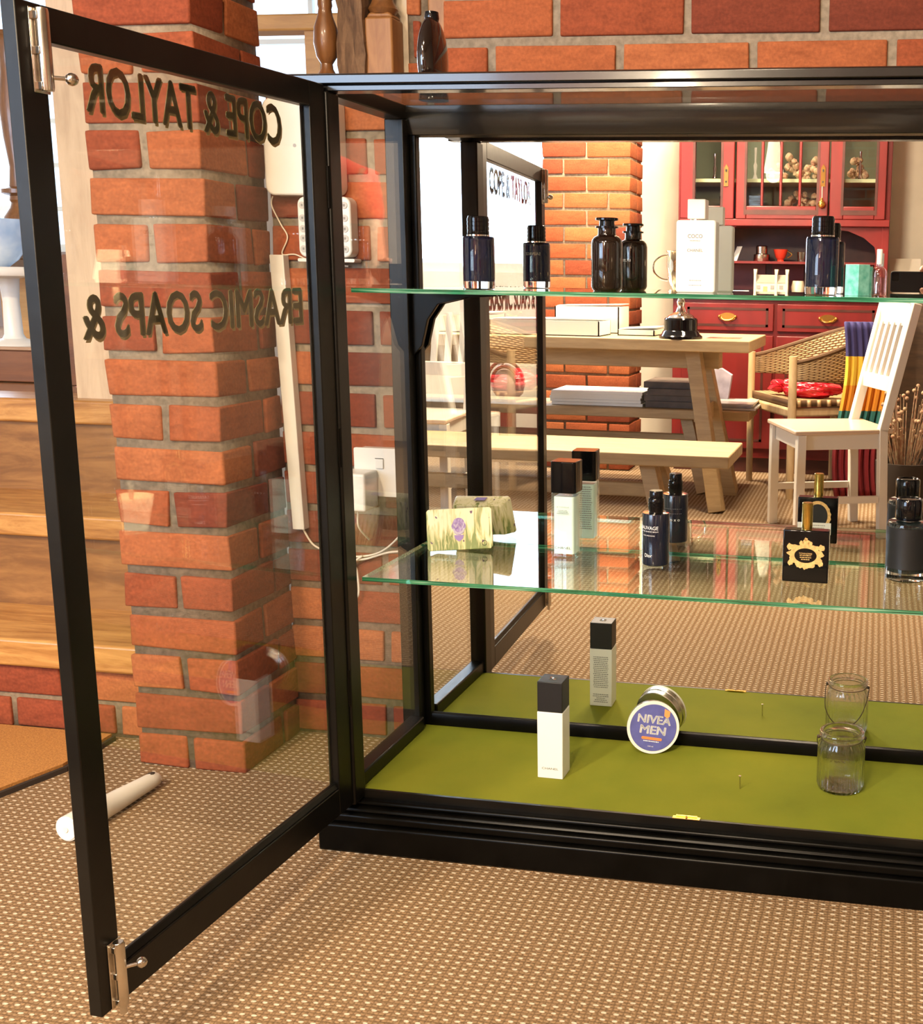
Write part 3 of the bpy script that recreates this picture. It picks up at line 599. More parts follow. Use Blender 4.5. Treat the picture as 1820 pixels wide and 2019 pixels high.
# wrapped soap bar leaning on the mirror
def _soap():
    m, n, l = nt('lavender_print_card'); p = n.new('ShaderNodeBsdfPrincipled'); t = tex(n, l, 'Noise', 38, sc3=(3.2, 3.2, .55), detail=5, dist=1.0); t2 = tex(n, l, 'Voronoi', 95, sc3=(1, 1, .6)); sp = n.new('ShaderNodeTexCoord'); sx = n.new('ShaderNodeSeparateXYZ'); l.new(sp.outputs['Object'], sx.inputs[0])
    low = n.new('ShaderNodeMapRange'); l.new(sx.outputs[2], low.inputs[0]); low.inputs[1].default_value = .055; low.inputs[2].default_value = 0.0
    st = math_n(n, l, 'MULTIPLY_ADD', low.outputs[0], .20, t.outputs['Fac']); base = ramp(n, l, st, [(.50, (.80, .74, .50)), (.60, (.62, .58, .28)), (.72, (.20, .26, .08))])
    sp2 = math_n(n, l, 'LESS_THAN', t2.outputs['Distance'], .22); n3 = tex(n, l, 'Noise', 40); msk = math_n(n, l, 'MULTIPLY', sp2, math_n(n, l, 'GREATER_THAN', n3.outputs['Fac'], .56)); l.new(mixc(n, l, msk, base, (.14, .07, .13)), p.inputs['Base Color']); p.inputs['Roughness'].default_value = .35; out(n, l, p.outputs[0]); return m
M_soap = _soap()
t = thing('wrapped_soap_bar', 'cream soap packet printed with lavender stems and purple badge, leaning on the lower shelf', 'soap bar')
w2, h, d = .0605, .076, .030
mb = MB(); o3 = .004; c = [(-w2 + o3, -.0005), (w2 - o3, -.0005), (w2, o3), (w2, h - o3), (w2 - o3, h), (-w2 + o3, h), (-w2, h - o3), (-w2, o3)]
A = [(x, 0, z) for x, z in c]; Bk = [(x * .87, d, .008 + z * .80) for x, z in c]; va = [mb.bm.verts.new(p) for p in A]; vb = [mb.bm.verts.new(p) for p in Bk]; mb.bm.faces.new(va); mb.bm.faces.new(list(reversed(vb)))
for i in range(8): mb.bm.faces.new([va[i], vb[i], vb[(i + 1) % 8], va[(i + 1) % 8]])
b = sub(mb, 'packet', M_soap, t, bevel=.0015)
pts = [(.0125 * math.cos(a) * (1 + .06 * math.cos(6 * a)), .043 + .0155 * math.sin(a)) for a in [2 * PI * k / 40 for k in range(40)]]
bd = sub(MB().prism([(x - .001, z) for x, z in pts], -.0006, 0, 'y'), 'purple_badge', pbr('purple_ink', (.16, .07, .34), .4, color2=(.46, .38, .62), nscale=190), b)
sub(MB().prism([(-.010, .027), (.008, .027), (.006, .020), (-.001, .015), (-.008, .020)], -.0006, 0, 'y'), 'badge_ribbon', pbr('lilac_ink', (.30, .20, .50), .4), b)
sub(MB().tube([(-.0095, -.0007, .047), (-.006, -.0007, .040), (-.003, -.0007, .048), (0, -.0007, .040), (.003, -.0007, .048), (.006, -.0007, .040), (.0085, -.0007, .047)], .0006, 6), 'badge_crown', M_paper, bd)
for q in (.0085, .0105): sub(MB().tube([(-.001 + q * math.cos(a), -.0007, .039 - q * .9 * math.sin(a)) for a in [PI * k / 12 for k in range(13)]], .0005, 6), 'badge_arc', M_paper, bd)
sub(MB().tube([(.045 + .0045 * math.cos(a), -.0004, .0105 + .0045 * math.sin(a)) for a in [2 * PI * k / 20 for k in range(20)]], .00045, 6, closed=True), 'approval_mark', M_ink, b)
sub(MB().box(-.008, .015, .0075, .0215, h * .995, h * .999), 'top_label', pbr('violet_label', (.14, .06, .30), .4), b).rotation_euler = (0, 0, 0)
put(t, .094, -.079, Z2 + .0018, math.radians(-3)); t.rotation_euler = (math.radians(-13), math.radians(-4), math.radians(9))
# lotion box with black lid on the green base
t = thing('lotion_bottle', 'slim square white lotion bottle with tall black cap on the green base board', 'bottle')
b = sub(MB().box(-.0230, .0230, -.0215, .0215, 0, .1215), 'bottle_body', M_paper, t, bevel=.0012)
sub(MB().box(-.0226, .0226, -.0211, .0211, .1222, .1765), 'cap', M_bkmat, t, bevel=.0012)
for sx in (-1, 1): sub(MB().tube([(sx * .0032 + .0042 * math.cos(a), .0042 * math.sin(a), .1768) for a in [math.radians(45 + 270 * k / 16 + (0 if sx > 0 else 180) - 0) + PI * 0 for k in range(17)]], .0008, 6), 'cap_emblem', M_silver, t)
fit_text('lettering', 'CHANEL', .030, .0038, M_ink, None, 0, 0, 0, M=front(0, -.0217, .0165)).parent = b
inkrows(-.016, .016, .104, 17, .0040, .0017, .0217, .12).build('small_print', M_inkg).parent = b
inkrows(-.017, .017, .0245, 5, .0040, .0016, .0217, .5).build('small_print', M_inkg).parent = b
put(t, .2975, -.178, Z0, math.radians(-1))
# cream tin standing on edge
t = thing('cream_tin', 'round silver cream tin with purple-blue printed lid, standing on its edge on the green board', 'tin')
b = sub(MB().lathe([(.0440, -.0005), (.0478, .0015), (.0482, .004), (.0482, .0125), (.0468, .0135), (.0468, .0245), (.0455, .0258)], (0, 0, .0482), 64, axis='y'), 'tin_body', pbr('tin_plate', (.60, .60, .56), .25, 1.0), t, smooth=True)
l_ = sub(MB().lathe([(.0482, -.0012), (.0486, -.0004), (.0486, .002), (.0482, .003)], (0, 0, .0482), 64, axis='y'), 'lid_rim', M_white, t, smooth=True)
pd = sub(MB().lathe([(.0430, -.0022), (.0430, -.0012)], (0, 0, .0482), 64, axis='y'), 'printed_lid', pbr('purple_blue_print', (.105, .115, .36), .35, noise=.15, nscale=60), t, smooth=True)
for s, w, h, z, m in (('NIVEA', .062, .0155, .0555, M_wink), ('MEN', .048, .0155, .0360, M_wink)): fit_text('lettering', s, w, h, m, None, 0, 0, 0, M=front(0, -.0025, z), bold=.03).parent = pd
ob = sub(MB().prism(rrect(-.019, .019, .0255, .0305, .0024), -.0028, -.0020, 'y'), 'orange_bar', pbr('orange_print', (.85, .25, .07), .4), pd)
inkrows(-.016, .016, .0220, 1, .003, .0016, -.0024, .1).build('small_print', M_wink).parent = pd
fit_text('lettering', '150 ml', .010, .0022, M_wink, None, 0, 0, 0, M=front(0, -.0024, .0125)).parent = pd
sub(MB().prism([(.016, .0855), (.027, .0815), (.027, .072), (.0225, .069), (.017, .072)], -.0027, -.0020, 'y'), 'orange_shield', pbr('orange_print2', (.85, .33, .10), .4), pd)
put(t, .4450, -.061, Z0 + .0015); t.rotation_euler = (math.radians(-11), math.radians(9), math.radians(14))
# glass lantern jar with wire handle
t = thing('ribbed_glass_jar', 'small ribbed clear glass jar with a loose wire handle on the green board', 'jar')
H = .110
outer = [(.0340, 0), (.0385, .003), (.0408, .010), (.0408, .074), (.0395, .081), (.0355, .088), (.0345, .0915), (.0350, .093), (.0388, .0955), (.0392, .1005), (.0375, .104), (.0350, .1048)]
inner = [(.0320, .1040), (.0312, .098), (.0312, .090), (.0350, .080), (.0372, .072), (.0372, .010), (.0350, .0055), (0.004, .0045)]
mb = MB(); seg = 168; rings = []
for k, (r, z) in enumerate(outer + inner):
    rr = []
    for i in range(seg):
        a = 2 * PI * i / seg; q = r
        if k < len(outer) and .008 < z < .083: q = r * (1 + .024 * abs(math.cos(14 * a)) - .016)
        rr.append(mb.bm.verts.new((q * math.cos(a), q * math.sin(a), z)))
    rings.append(rr)
for a_, b_ in zip(rings, rings[1:]):
    for i in range(seg): mb.bm.faces.new([a_[i], a_[(i + 1) % seg], b_[(i + 1) % seg], b_[i]])
mb.bm.faces.new(list(reversed(rings[0]))); mb.bm.faces.new(rings[-1])
sub(mb, 'jar_glass', M_jar, t, smooth=True)
wm = pbr('rusty_wire', (.07, .045, .03), .5, .6)
sub(MB().tube([(.0357 * math.cos(a), .0357 * math.sin(a), .0905) for a in [2 * PI * k / 32 for k in range(32)]], .0008, 6, closed=True), 'wire_ring', wm, t)
hp = [(.0410 * math.cos(a) * (1 if abs(math.cos(a)) < 2 else 1), .036 + .014 * abs(math.sin(a)), .0895 - .064 * math.sin(a)) for a in [PI * k / 24 for k in range(25)]]
hp = [(x * 1.02, y if 0 < k < 24 else .006, z) for k, (x, y, z) in enumerate(hp)]; hp = [(.0375, .001, .0905)] + [(x, .004 + (y - .004) * min(1, min(k, 24 - k) / 4), z) for k, (x, y, z) in enumerate(hp)] + [(-.0375, .001, .0905)]
sub(MB().tube(hp, .0009, 6), 'wire_handle', wm, t, smooth=True)
for sx in (-1, 1): sub(MB().blob((sx * .0395, .001, .0915), .0034), 'handle_knot', wm, t)
put(t, .7985, -.132, Z0, math.radians(6))
# ---- upper shelf
def blue_bottle(name, label, s=1.0, tall=.0865):
    t = thing(name, label, 'perfume bottle')
    sub(MB().lathe([(.0225 * s, 0), (.0255 * s, .0015), (.0262 * s, .006), (.0262 * s, tall - .004), (.0250 * s, tall - .001), (.0165 * s, tall)], seg=56), 'glass_body', M_clear, t, smooth=True)
    sub(MB().lathe([(.0238 * s, .013), (.0245 * s, .016), (.0245 * s, tall - .006), (.02 * s, tall - .003)], seg=48), 'cologne', pbr(name + '_cologne', (.006, .011, .045), .10), t, smooth=True)
    sub(MB().lathe([(.0185 * s, tall), (.0185 * s, tall + .002)], seg=40), 'collar', M_silver, t, smooth=True)
    p = [(.0175 * s, tall + .002)]
    for k in range(4): z = tall + .003 + k * .0068; p += [(.0180 * s, z), (.0180 * s, z + .0052), (.0170 * s, z + .0058), (.0170 * s, z + .0066)]
    p += [(.0172 * s, tall + .031), (.0160 * s, tall + .032)]
    b = sub(MB().lathe(p, seg=48), 'cap', M_bkgloss, t, smooth=True)
    return t
t = blue_bottle('blue_cologne_bottle', 'dark blue cologne bottle with ridged black cap on the upper shelf, nearest the hinged door')
wrap_text('SAUVAGE', .030, .0055, .062, .0263, M_inkg, PI).parent = t.children[0]
put(t, .1690, -.160, Z1)
t = blue_bottle('tall_blue_cologne_bottle', 'taller dark blue cologne bottle on the upper shelf, beside the turquoise box', 1.02, .0930)
put(t, .7345, -.112, Z1)
# amber apothecary bottle
t = thing('amber_apothecary_bottle', 'dark brown apothecary perfume bottle with flat flared stopper on the upper shelf', 'perfume bottle')
b = sub(MB().lathe([(.0215, 0), (.0245, .003), (.0262, .007), (.0262, .078), (.0250, .084), (.0210, .089), (.0160, .0915), (.0150, .094), (.0150, .104)], seg=56), 'glass_body', pbr('brown_bottle_glass', (.012, .006, .004), .06, coat=.6), t, smooth=True)
sub(MB().lathe([(.0150, .103), (.0190, .1035), (.0190, .1065), (.0150, .107)], seg=48), 'neck_ring', M_bkgloss, t, smooth=True)
sub(MB().lathe([(.0130, .107), (.0125, .115), (.0190, .1165), (.0190, .1195), (.0182, .1205)], seg=48), 'stopper', M_bkgloss, t, smooth=True)
wrap_text('EX.221', .018, .0042, .052, .0262, M_wink, PI + .3).parent = b
put(t, .3730, -.100, Z1)
# large white lotion
t = thing('white_lotion_bottle', 'large white flat body lotion bottle with white cap and fine lettering on the upper shelf', 'bottle')
b = sub(MB().prism(rrect(-.0335, .0335, 0, .1175, .005), -.0165, .0165, 'y'), 'bottle_body', M_paper, t, bevel=.003, bseg=3)
sub(MB().lathe([(.012, .1170), (.012, .120)], seg=24), 'neck', M_silver, t, smooth=True)
sub(MB().box(-.0150, .0150, -.0145, .0145, .1190, .1510), 'cap', M_white, t, bevel=.0015)
gp = pbr('bronze_print', (.12, .09, .06), .5)
fit_text('lettering', 'COCO', .0245, .0062, gp, None, 0, 0, 0, M=front(-.001, -.0168, .0885)).parent = b
fit_text('lettering', 'MADEMOISELLE', .017, .0016, gp, None, 0, 0, 0, M=front(-.001, -.0168, .0835)).parent = b
fit_text('lettering', 'CHANEL', .0265, .0046, gp, None, 0, 0, 0, M=front(-.001, -.0168, .0665)).parent = b
inkrows(-.016, .016, .0195, 2, .008, .0010, -.0167, .4).build('small_print', M_inkg).parent = b
put(t, .5270, -.098, Z1, math.radians(-2))
# turquoise box and tiny bottle
t = thing('turquoise_box', 'small square turquoise marbled gift box on the upper shelf', 'box')
sub(MB().box(-.0135, .0135, -.0145, .0145, 0, .0490), 'carton', M_mintbox, t, bevel=.0006); sub(MB().box(-.0134, .0134, -.0144, .0144, .0490, .0496), 'carton_top', M_paper, t)
put(t, .7930, -.130, Z1, math.radians(-36))
t = thing('miniature_bottle', 'tiny clear pinkish bottle with white stick cap at the end of the upper shelf', 'perfume bottle')
sub(MB().lathe([(.0095, 0), (.0115, .002), (.0115, .039), (.0090, .044), (.0042, .046), (.0042, .050)], seg=32), 'glass_body', M_pinkgl, t, smooth=True)
sub(MB().lathe([(.0088, .003), (.0095, .004), (.0095, .030)], seg=24), 'perfume', pane('pale_pink_liquid', (.80, .62, .60), .05), t, smooth=True)
sub(MB().lathe([(.0044, .050), (.0046, .0505), (.0046, .0725), (.0040, .0735)], seg=24), 'cap', M_paper, t, smooth=True)
put(t, .8270, -.140, Z1)
# ---- dark glass ornament on top of the cabinet
t = thing('dark_glass_flask', 'large flattened dark glass flask standing edge-on on top of the cabinet', 'flask')
mb = MB(); n = 28; P = []
for k in range(n + 1):
    u = k / n; z = .130 * u; r = .040 * math.sqrt(max(0, 1 - ((u - .50) / .53) ** 2)); r = max(r, .012 if u > .93 else .020 if u < .05 else 0.0); P.append((r, z))
for k in range(len(P)): pass
mb.lathe(P, seg=40); mb.xform(Matrix.Diagonal((.50, 1.0, 1, 1)))
sub(mb, 'flask_body', pbr('dark_ornament_glass', (.010, .005, .004), .05, coat=.8, bmp=.25, bscale=35), t, smooth=True)
sub(MB().lathe([(.0250, 0), (.024, .008), (.016, .022), (.010, .04)], seg=32), 'foot', M_bkgloss, t, smooth=True)
sub(MB().lathe([(.010, .122), (.012, .130), (.011, .140), (.008, .141)], seg=24), 'neck', M_bkgloss, t, smooth=True)
put(t, .0770, -.110, 1.2492, math.radians(-6))
# ------------------------------------------------------------------ timber seen over the cabinet: baluster, rough post, newel, pine rail
def baluster(name, label, x, y, z0, h, r, sq, group=None):
    t = thing(name, label, 'baluster', (x, y, z0), 0, group)
    P = [(.62, .13), (.72, .15), (.50, .18), (.46, .21), (.80, .25), (1.0, .33), (.92, .42), (.60, .49), (.52, .53), (.60, .55), (.56, .58), (.95, .60), (.95, .63), (.55, .65), (.45, .80), (.62, 1.02), (.70, 1.25), (.50, 1.5), (.46, 1.72), (.62, 1.76), (.5, 1.8)]
    k = h / 1.9; b = MB().lathe([(r * a, q * k) for a, q in P], seg=32).build('turned_shaft', M_turn, smooth=True); b.parent = t
    b = MB().box(-sq, sq, -sq, sq, 0, .10 * k).prism([(-sq, .10 * k), (sq, .10 * k), (sq * .62, .135 * k), (-sq * .62, .135 * k)], -sq * .9, sq * .9, 'y').build('square_foot', M_turn, bevel=.002); b.parent = t; return t
t = baluster('turned_baluster', 'turned dark oak baluster on the half wall, beside the rough timber post', -.290, .245, zs, .62, .0245, .030)
t = thing('rough_post', 'weathered rough-hewn timber post behind the cabinet top, between baluster and newel', 'post', (-.236, .26, zs))
mb = MB(); mb.box(-.262, -.205, .235, .285, zs, 2.6); bmesh.ops.subdivide_edges(mb.bm, edges=[e for e in mb.bm.edges if abs(e.verts[0].co.z - e.verts[1].co.z) > .1], cuts=60)
for v in mb.bm.verts: v.co.x += random.uniform(-.0035, .0035); v.co.y += random.uniform(-.003, .003)
part(mb, 'post_timber', M_timber, t)
t = thing('newel_post', 'square oak newel post with turned top next to the rough timber post', 'newel post', (-.19, .27, zs))
part(MB().box(-.208, -.150, .245, .300, zs, 1.462).prism([(-.208, 1.462), (-.150, 1.462), (-.158, 1.472), (-.200, 1.472)], .25, .295, 'y'), 'newel_block', M_newel, t, bevel=.004)
part(MB().lathe([(.024, 1.470), (.030, 1.480), (.024, 1.49), (.020, 1.50), (.030, 1.56), (.034, 1.66), (.022, 1.8), (.03, 1.9)], (-.179, .272, 0), 32), 'newel_turning', M_turn, t, smooth=True)
t = thing('pine_balustrade', 'orange pine handrail with square posts in the bright upper room beyond the half wall', 'handrail', (-1.0, 1.35, .648))
hp = wood('pine_rail', (.62, .33, .10), (.46, .22, .06), .35, 5, (1, 8, 8), coat=.3)
part(MB().box(-1.6, -.55, 1.32, 1.40, 1.665, 1.712), 'handrail', hp, t, bevel=.006)
for x in (-1.5, -.905, -.60): part(MB().box(x, x + .045, 1.335, 1.385, .648, 1.668), 'rail_post', hp, t)
# things on the platform, seen past the open door
t = thing('timber_stanchion', 'pale rough timber upright beside the brick pillar, standing on the platform', 'post', (-1.05, .52, .652))
part(MB().box(-1.106, -1.012, .50, .58, .650, 2.6), 'upright_timber', M_pale, t)
t = thing('wooden_chest', 'low dark wooden chest with small white label on the polished platform', 'chest', (-1.6, .95, .648))
dk = wood('chest_wood', (.20, .075, .03), (.12, .04, .018), .35, 4, (1, 8, 8), coat=.3)
part(MB().box(-2.2, -1.31, .83, 1.02, .650, .738), 'chest_body', dk, t, bevel=.003); part(MB().box(-2.21, -1.30, .82, 1.03, .738, .748), 'chest_lid', wood('chest_lid_wood', (.42, .27, .17), (.30, .17, .1), .2, 4, (1, 8, 8), coat=.5), t, bevel=.003)
part(MB().box(-1.475, -1.440, .828, .830, .664, .692), 'paper_label', M_paper, t)
t = baluster('turned_newel', 'turned pine newel behind the white pedestal table on the platform', -1.70, 1.10, .93, .72, .055, .045); t.location.z = .95
part(MB().box(-1.75, -1.65, 1.04, 1.14, .652, .950), 'newel_base', hp, t)
t = thing('pedestal_table', 'white painted pedestal table standing on the wooden chest, bowl on top', 'side table', (-1.60, .90, .748))
b = MB().lathe([(.075, 0), (.070, .006), (.030, .018), (.024, .03), (.021, .12), (.026, .185), (.060, .193)], seg=28).build('pedestal_column', M_white, smooth=True); b.parent = t
b = MB().lathe([(.16, .193), (.165, .20), (.165, .212), (.16, .217)], seg=40).build('table_top', M_white, smooth=True); b.parent = t
t = thing('white_bowl', 'round white and blue glazed bowl on the pedestal table', 'bowl', (-1.64, .90, .965))
b = MB().lathe([(.035, 0), (.06, .02), (.095, .07), (.10, .13), (.093, .13), (.088, .07), (.05, .025), (.01, .02)], seg=36).build('bowl_body', pbr('glazed_blue_white', (.66, .74, .82), .12, color2=(.35, .48, .68), nscale=14), smooth=True); b.parent = t
t = thing('dark_post', 'dark brown square post on the platform, just left of the pale timber upright', 'post', (-1.36, .80, .652))
part(MB().box(-1.36, -1.30, .80, .86, .650, 1.0), 'dark_post_timber', dk, t)
t = thing('folded_cloth', 'crumpled red and white cloth at the end of the wooden chest', 'cloth', (-1.2, .80, .652))
mb = MB()
for k in range(3):
    r_ = bmesh.ops.create_grid(mb.bm, x_segments=16, y_segments=12, size=.07)
    for v in r_['verts']: v.co = Vector((-1.215 + v.co.x * 1.1 + .02 * k, .80 + v.co.y, .665 + .025 * k + .010 * math.sin(40 * v.co.x + k) + .008 * math.cos(50 * v.co.y)))
part(mb, 'cloth_folds', pbr('red_white_cloth', (.70, .66, .60), .9, color2=(.55, .06, .10), nscale=11), t, smooth=True)
# floor things
t = thing('door_mat', 'orange-brown coir door mat with dark edge in front of the steps', 'door mat', (-.9, -.15, 0))
def strip(P, z0, z1, name, mat):
    mb = MB().prism(P, z0, z1, 'z'); return part(mb, name, mat, t)
strip([(-.700, .006), (-1.40, .006), (-1.40, -.60), (-.780, -.43), (-.692, -.15)], .0, .010, 'mat_backing', M_rubber)
strip([(-.706, .002), (-1.395, .002), (-1.395, -.585), (-.786, -.42), (-.700, -.15)], .010, .016, 'coir_pile', M_coir)
t = thing('white_tube', 'white plastic tube with a hanging slot in its flattened end, lying on the carpet', 'tube')
mb = MB().lathe([(.0215, 0), (.0225, .001), (.0225, .075), (.0205, .082), (.0190, .125), (.0165, .170), (.0150, .205), (.013, .222), (.007, .230)], seg=36, axis='z'); mb.xform(Matrix.Rotation(-PI / 2, 4, 'X')); sub(mb, 'tube_body', M_white, t, smooth=True)
sub(MB().lathe([(.0195, -.0015), (.0195, .0)], seg=36, axis='y'), 'end_cap', M_paper, t, smooth=True); sub(MB().lathe([(.005, -.003), (.0045, -.0015)], seg=20, axis='y'), 'cap_boss', M_white, t, smooth=True)
sub(MB().prism([(.0055 * math.cos(a), .211 + .008 * math.sin(a)) for a in [2 * PI * k / 16 for k in range(16)]], .0126, .0146, 'z'), 'hanging_slot', M_rubber, t)
put(t, -.498, -.400, .0226, math.radians(-2.5)); t.rotation_euler = (math.radians(-1.2), 0, math.radians(-4))
# ------------------------------------------------------------------ the room behind the camera, seen in the mirror
def planks(name, mat, parent, x0, x1, y0, y1, z0, z1, bevel=.004): return part(MB().box(x0, x1, y0, y1, z0, z1), name, mat, parent, bevel=bevel)
TX = .292
t = thing('dining_table', 'long pale oak trestle dining table with thick top', 'table', (-.8, -2.9, 0))
planks('tabletop', M_oak, t, -2.05, TX, -3.195, -2.592, .672, .720)
planks('apron', M_oak, t, -1.95, TX - .16, -2.95, -2.85, .585, .672)
for xx, dx in ((.03, .13), (-1.65, -.13)):
    for sy in (1, -1): part(MB().bar((xx, -2.893 + sy * .10, .672), (xx + dx, -2.893 + sy * .215, 0), .062, .085, (0, 1, 0)), 'leg', M_oak, t, bevel=.003)
    part(MB().bar((xx + .035, -3.02, .40), (xx + .035, -2.77, .40), .05, .07), 'crossbar', M_oak, t)
def bench(label, x0, x1, y0, y1, grp=None):
    t = thing('bench', label, 'bench', ((x0 + x1) / 2, (y0 + y1) / 2, 0)); zt = .380
    planks('seat', M_oak, t, x0, x1, y0, y1, zt - .042, zt)
    for xx, dx in ((x1 - .30, .10), (x0 + .30, -.10)):
        for sy in (1, -1): part(MB().bar((xx, (y0 + y1) / 2 + sy * .06, zt - .04), (xx + dx, (y0 + y1) / 2 + sy * .15, 0), .055, .07, (0, 1, 0)), 'leg', M_oak, t, bevel=.002)
    planks('stretcher', M_oak, t, x0 + .3, x1 - .3, (y0 + y1) / 2 - .02, (y0 + y1) / 2 + .02, .20, .25); return t
bench('empty pale oak bench on the near side of the dining table, nearer the mirror', -1.6, .335, -2.10, -1.74)
bench('pale oak bench on the far side of the dining table, loaded with papers and books', -1.9, .240, -3.40, -3.07)
# white slatted chairs
def white_chair():
    t = thing('white_chair', 'x', 'chair')
    sub(MB().prism([(-.19, -.19), (.19, -.19), (.17, .20), (-.17, .20)], .402, .420, 'z'), 'seat', pbr('chair_seat_paint', (.70, .55, .42), .25, coat=.3), t, bevel=.005)
    sub(MB().box(-.165, .165, -.165, -.145, .345, .402).box(-.165, .165, .145, .165, .345, .402).box(-.165, -.145, -.165, .165, .345, .402).box(.145, .165, -.165, .165, .345, .402), 'seat_rail', M_wchair, t)
    for sx in (-1, 1):
        sub(MB().box(sx * .172 - .017, sx * .172 + .017, -.180, -.146, 0, .402), 'leg', M_wchair, t, bevel=.003)
        sub(MB().bar((sx * .158, .175, 0), (sx * .158, .160, .42), .034, .034, (0, 1, 0)).bar((sx * .158, .160, .41), (sx * .158, .272, .885), .034, .034, (0, 1, 0)), 'back_leg', M_wchair, t, bevel=.003)
        sub(MB().box(sx * .165 - .010, sx * .165 + .010, -.15, .15, .14, .165), 'stretcher', M_wchair, t)
    def yb(z): return .160 + (z - .42) / .465 * .112
    for z0, z1, nm in ((.800, .885, 'top_rail'), (.555, .610, 'lower_rail')): sub(MB().bar((-.15, yb((z0 + z1) / 2), (z0 + z1) / 2), (.15, yb((z0 + z1) / 2), (z0 + z1) / 2), z1 - z0, .022, (0, 1, 0)), nm, M_wchair, t, bevel=.002)
    for k in range(5): x = -.118 + k * .059; sub(MB().bar((x, yb(.60), .60), (x, yb(.81), .81), .024, .016, (0, 1, 0)), 'slat', M_wchair, t)
    return t
ch = white_chair(); ch.location = (.625, -2.42, 0); ch.rotation_euler = (0, 0, math.radians(-112)); ch['label'] = 'white slatted wooden chair standing alone beside the table end, back to the phone'; ch['group'] = 'white slatted chairs'
c2 = copy_tree(ch); c2.location = (-1.00, -2.30, 0); c2.rotation_euler = (0, 0, math.radians(178)); c2['label'] = 'white slatted wooden chair pulled up at the carton-laden stretch of the table, near the window'
# wicker armchair
def _wick():
    m, n, l = nt('woven_rush'); p = n.new('ShaderNodeBsdfPrincipled'); tc = n.new('ShaderNodeTexCoord'); sx = n.new('ShaderNodeSeparateXYZ'); l.new(tc.outputs['UV'], sx.inputs[0])
    u = math_n(n, l, 'MULTIPLY', sx.outputs[0], 34.0); v = math_n(n, l, 'MULTIPLY', sx.outputs[1], 18.0); row = math_n(n, l, 'MULTIPLY', math_n(n, l, 'FLOORED_MODULO', math_n(n, l, 'FLOOR', v), 2.0), .5)
    a = math_n(n, l, 'ABSOLUTE', math_n(n, l, 'SINE', math_n(n, l, 'MULTIPLY', math_n(n, l, 'ADD', u, row), PI))); b = math_n(n, l, 'ABSOLUTE', math_n(n, l, 'SINE', math_n(n, l, 'MULTIPLY', v, PI))); h = math_n(n, l, 'MULTIPLY', a, b)
    l.new(ramp(n, l, h, [(.05, (.10, .05, .02)), (.45, (.42, .27, .12)), (.9, (.70, .50, .26))]), p.inputs['Base Color']); p.inputs['Roughness'].default_value = .6; l.new(bump(n, l, h, 1.0, .006), p.inputs['Normal']); out(n, l, p.outputs[0]); return m
M_wicker = _wick()
t = thing('wicker_armchair', 'woven wicker armchair with peeled pole legs in front of the red dresser', 'armchair')
def ribbon(f, nu, nv, th, name, mat, parent):
    mb = MB(); uvl = mb.bm.loops.layers.uv.new('UVMap'); G = [[mb.bm.verts.new(f(i / nu, j / nv)) for j in range(nv + 1)] for i in range(nu + 1)]
    for i in range(nu):
        for j in range(nv):
            fc = mb.bm.faces.new([G[i][j], G[i + 1][j], G[i + 1][j + 1], G[i][j + 1]])
            for lp, (a, b) in zip(fc.loops, ((i, j), (i + 1, j), (i + 1, j + 1), (i, j + 1))): lp[uvl].uv = (a / nu, b / nv)
    o = sub(mb, name, mat, parent, smooth=True); m = o.modifiers.new('t', 'SOLIDIFY'); m.thickness = th; m.offset = 0; return o
def wf(u, v):
    a = PI * u; s_ = max(0.0, math.sin(a)); top = .605 + .155 * s_; bot = .525 - .03 * s_; return (.25 * math.cos(a) * (1 + .10 * v * s_), .46 * s_ ** .8 * (1 + .06 * v), bot + (top - bot) * v)
ribbon(wf, 40, 8, .016, 'woven_back', M_wicker, t)
sub(MB().tube([wf(i / 40, 1) for i in range(41)], .011, 8), 'rim', M_wicker, t, smooth=True)
def sf(u, v): return ((-.235 + .47 * u), .44 * v, .425 - .012 * math.sin(PI * u) * math.sin(PI * v))
ribbon(sf, 10, 10, .03, 'woven_seat', M_wicker, t)
M_pole = wood('peeled_pole', (.62, .45, .25), (.46, .32, .16), .5, 6, (5, 5, 1))
for x, y, h, r in ((.245, 0, .625, .017), (-.245, -.002, .635, .019), (.20, .42, .45, .017), (-.20, .42, .45, .017)): sub(MB().tube([(x, y, 0), (x * 1.01, y, h * .5), (x, y, h)], [r * .9, r, r], 12), 'leg', M_pole, t, smooth=True)
sub(MB().box(-.24, .24, -.018, .012, .365, .405).box(-.23, -.20, 0, .42, .365, .405).box(.20, .23, 0, .42, .365, .405), 'seat_frame', M_pole, t, bevel=.008)
put(t, .315, -3.265, 0, math.radians(-118.7))
t = thing('red_plastic_bag', 'crumpled glossy red plastic bag lying on the wicker armchair seat', 'bag')
mb = MB(); r_ = bmesh.ops.create_icosphere(mb.bm, subdivisions=5, radius=1)
from mathutils import noise as mnoise
for v in r_['verts']:
    p = v.co.copy(); k = 1 + .22 * mnoise.noise(p * 2.3) + .12 * abs(mnoise.noise(p * 6.0)) + .05 * mnoise.noise(p * 14); neck = 1 - .55 * max(0, 1 - abs(p.x + .62) / .16)
    v.co = Vector((p.x * k * .165, p.y * k * .075 * neck, max(-.043, p.z * k * .050 * neck) + .045))
sub(mb, 'bag_film', pbr('red_film', (.60, .01, .025), .22, bmp=.8, bscale=25, coat=.3), t, smooth=True)
put(t, .47, -3.30, .432, math.radians(20))
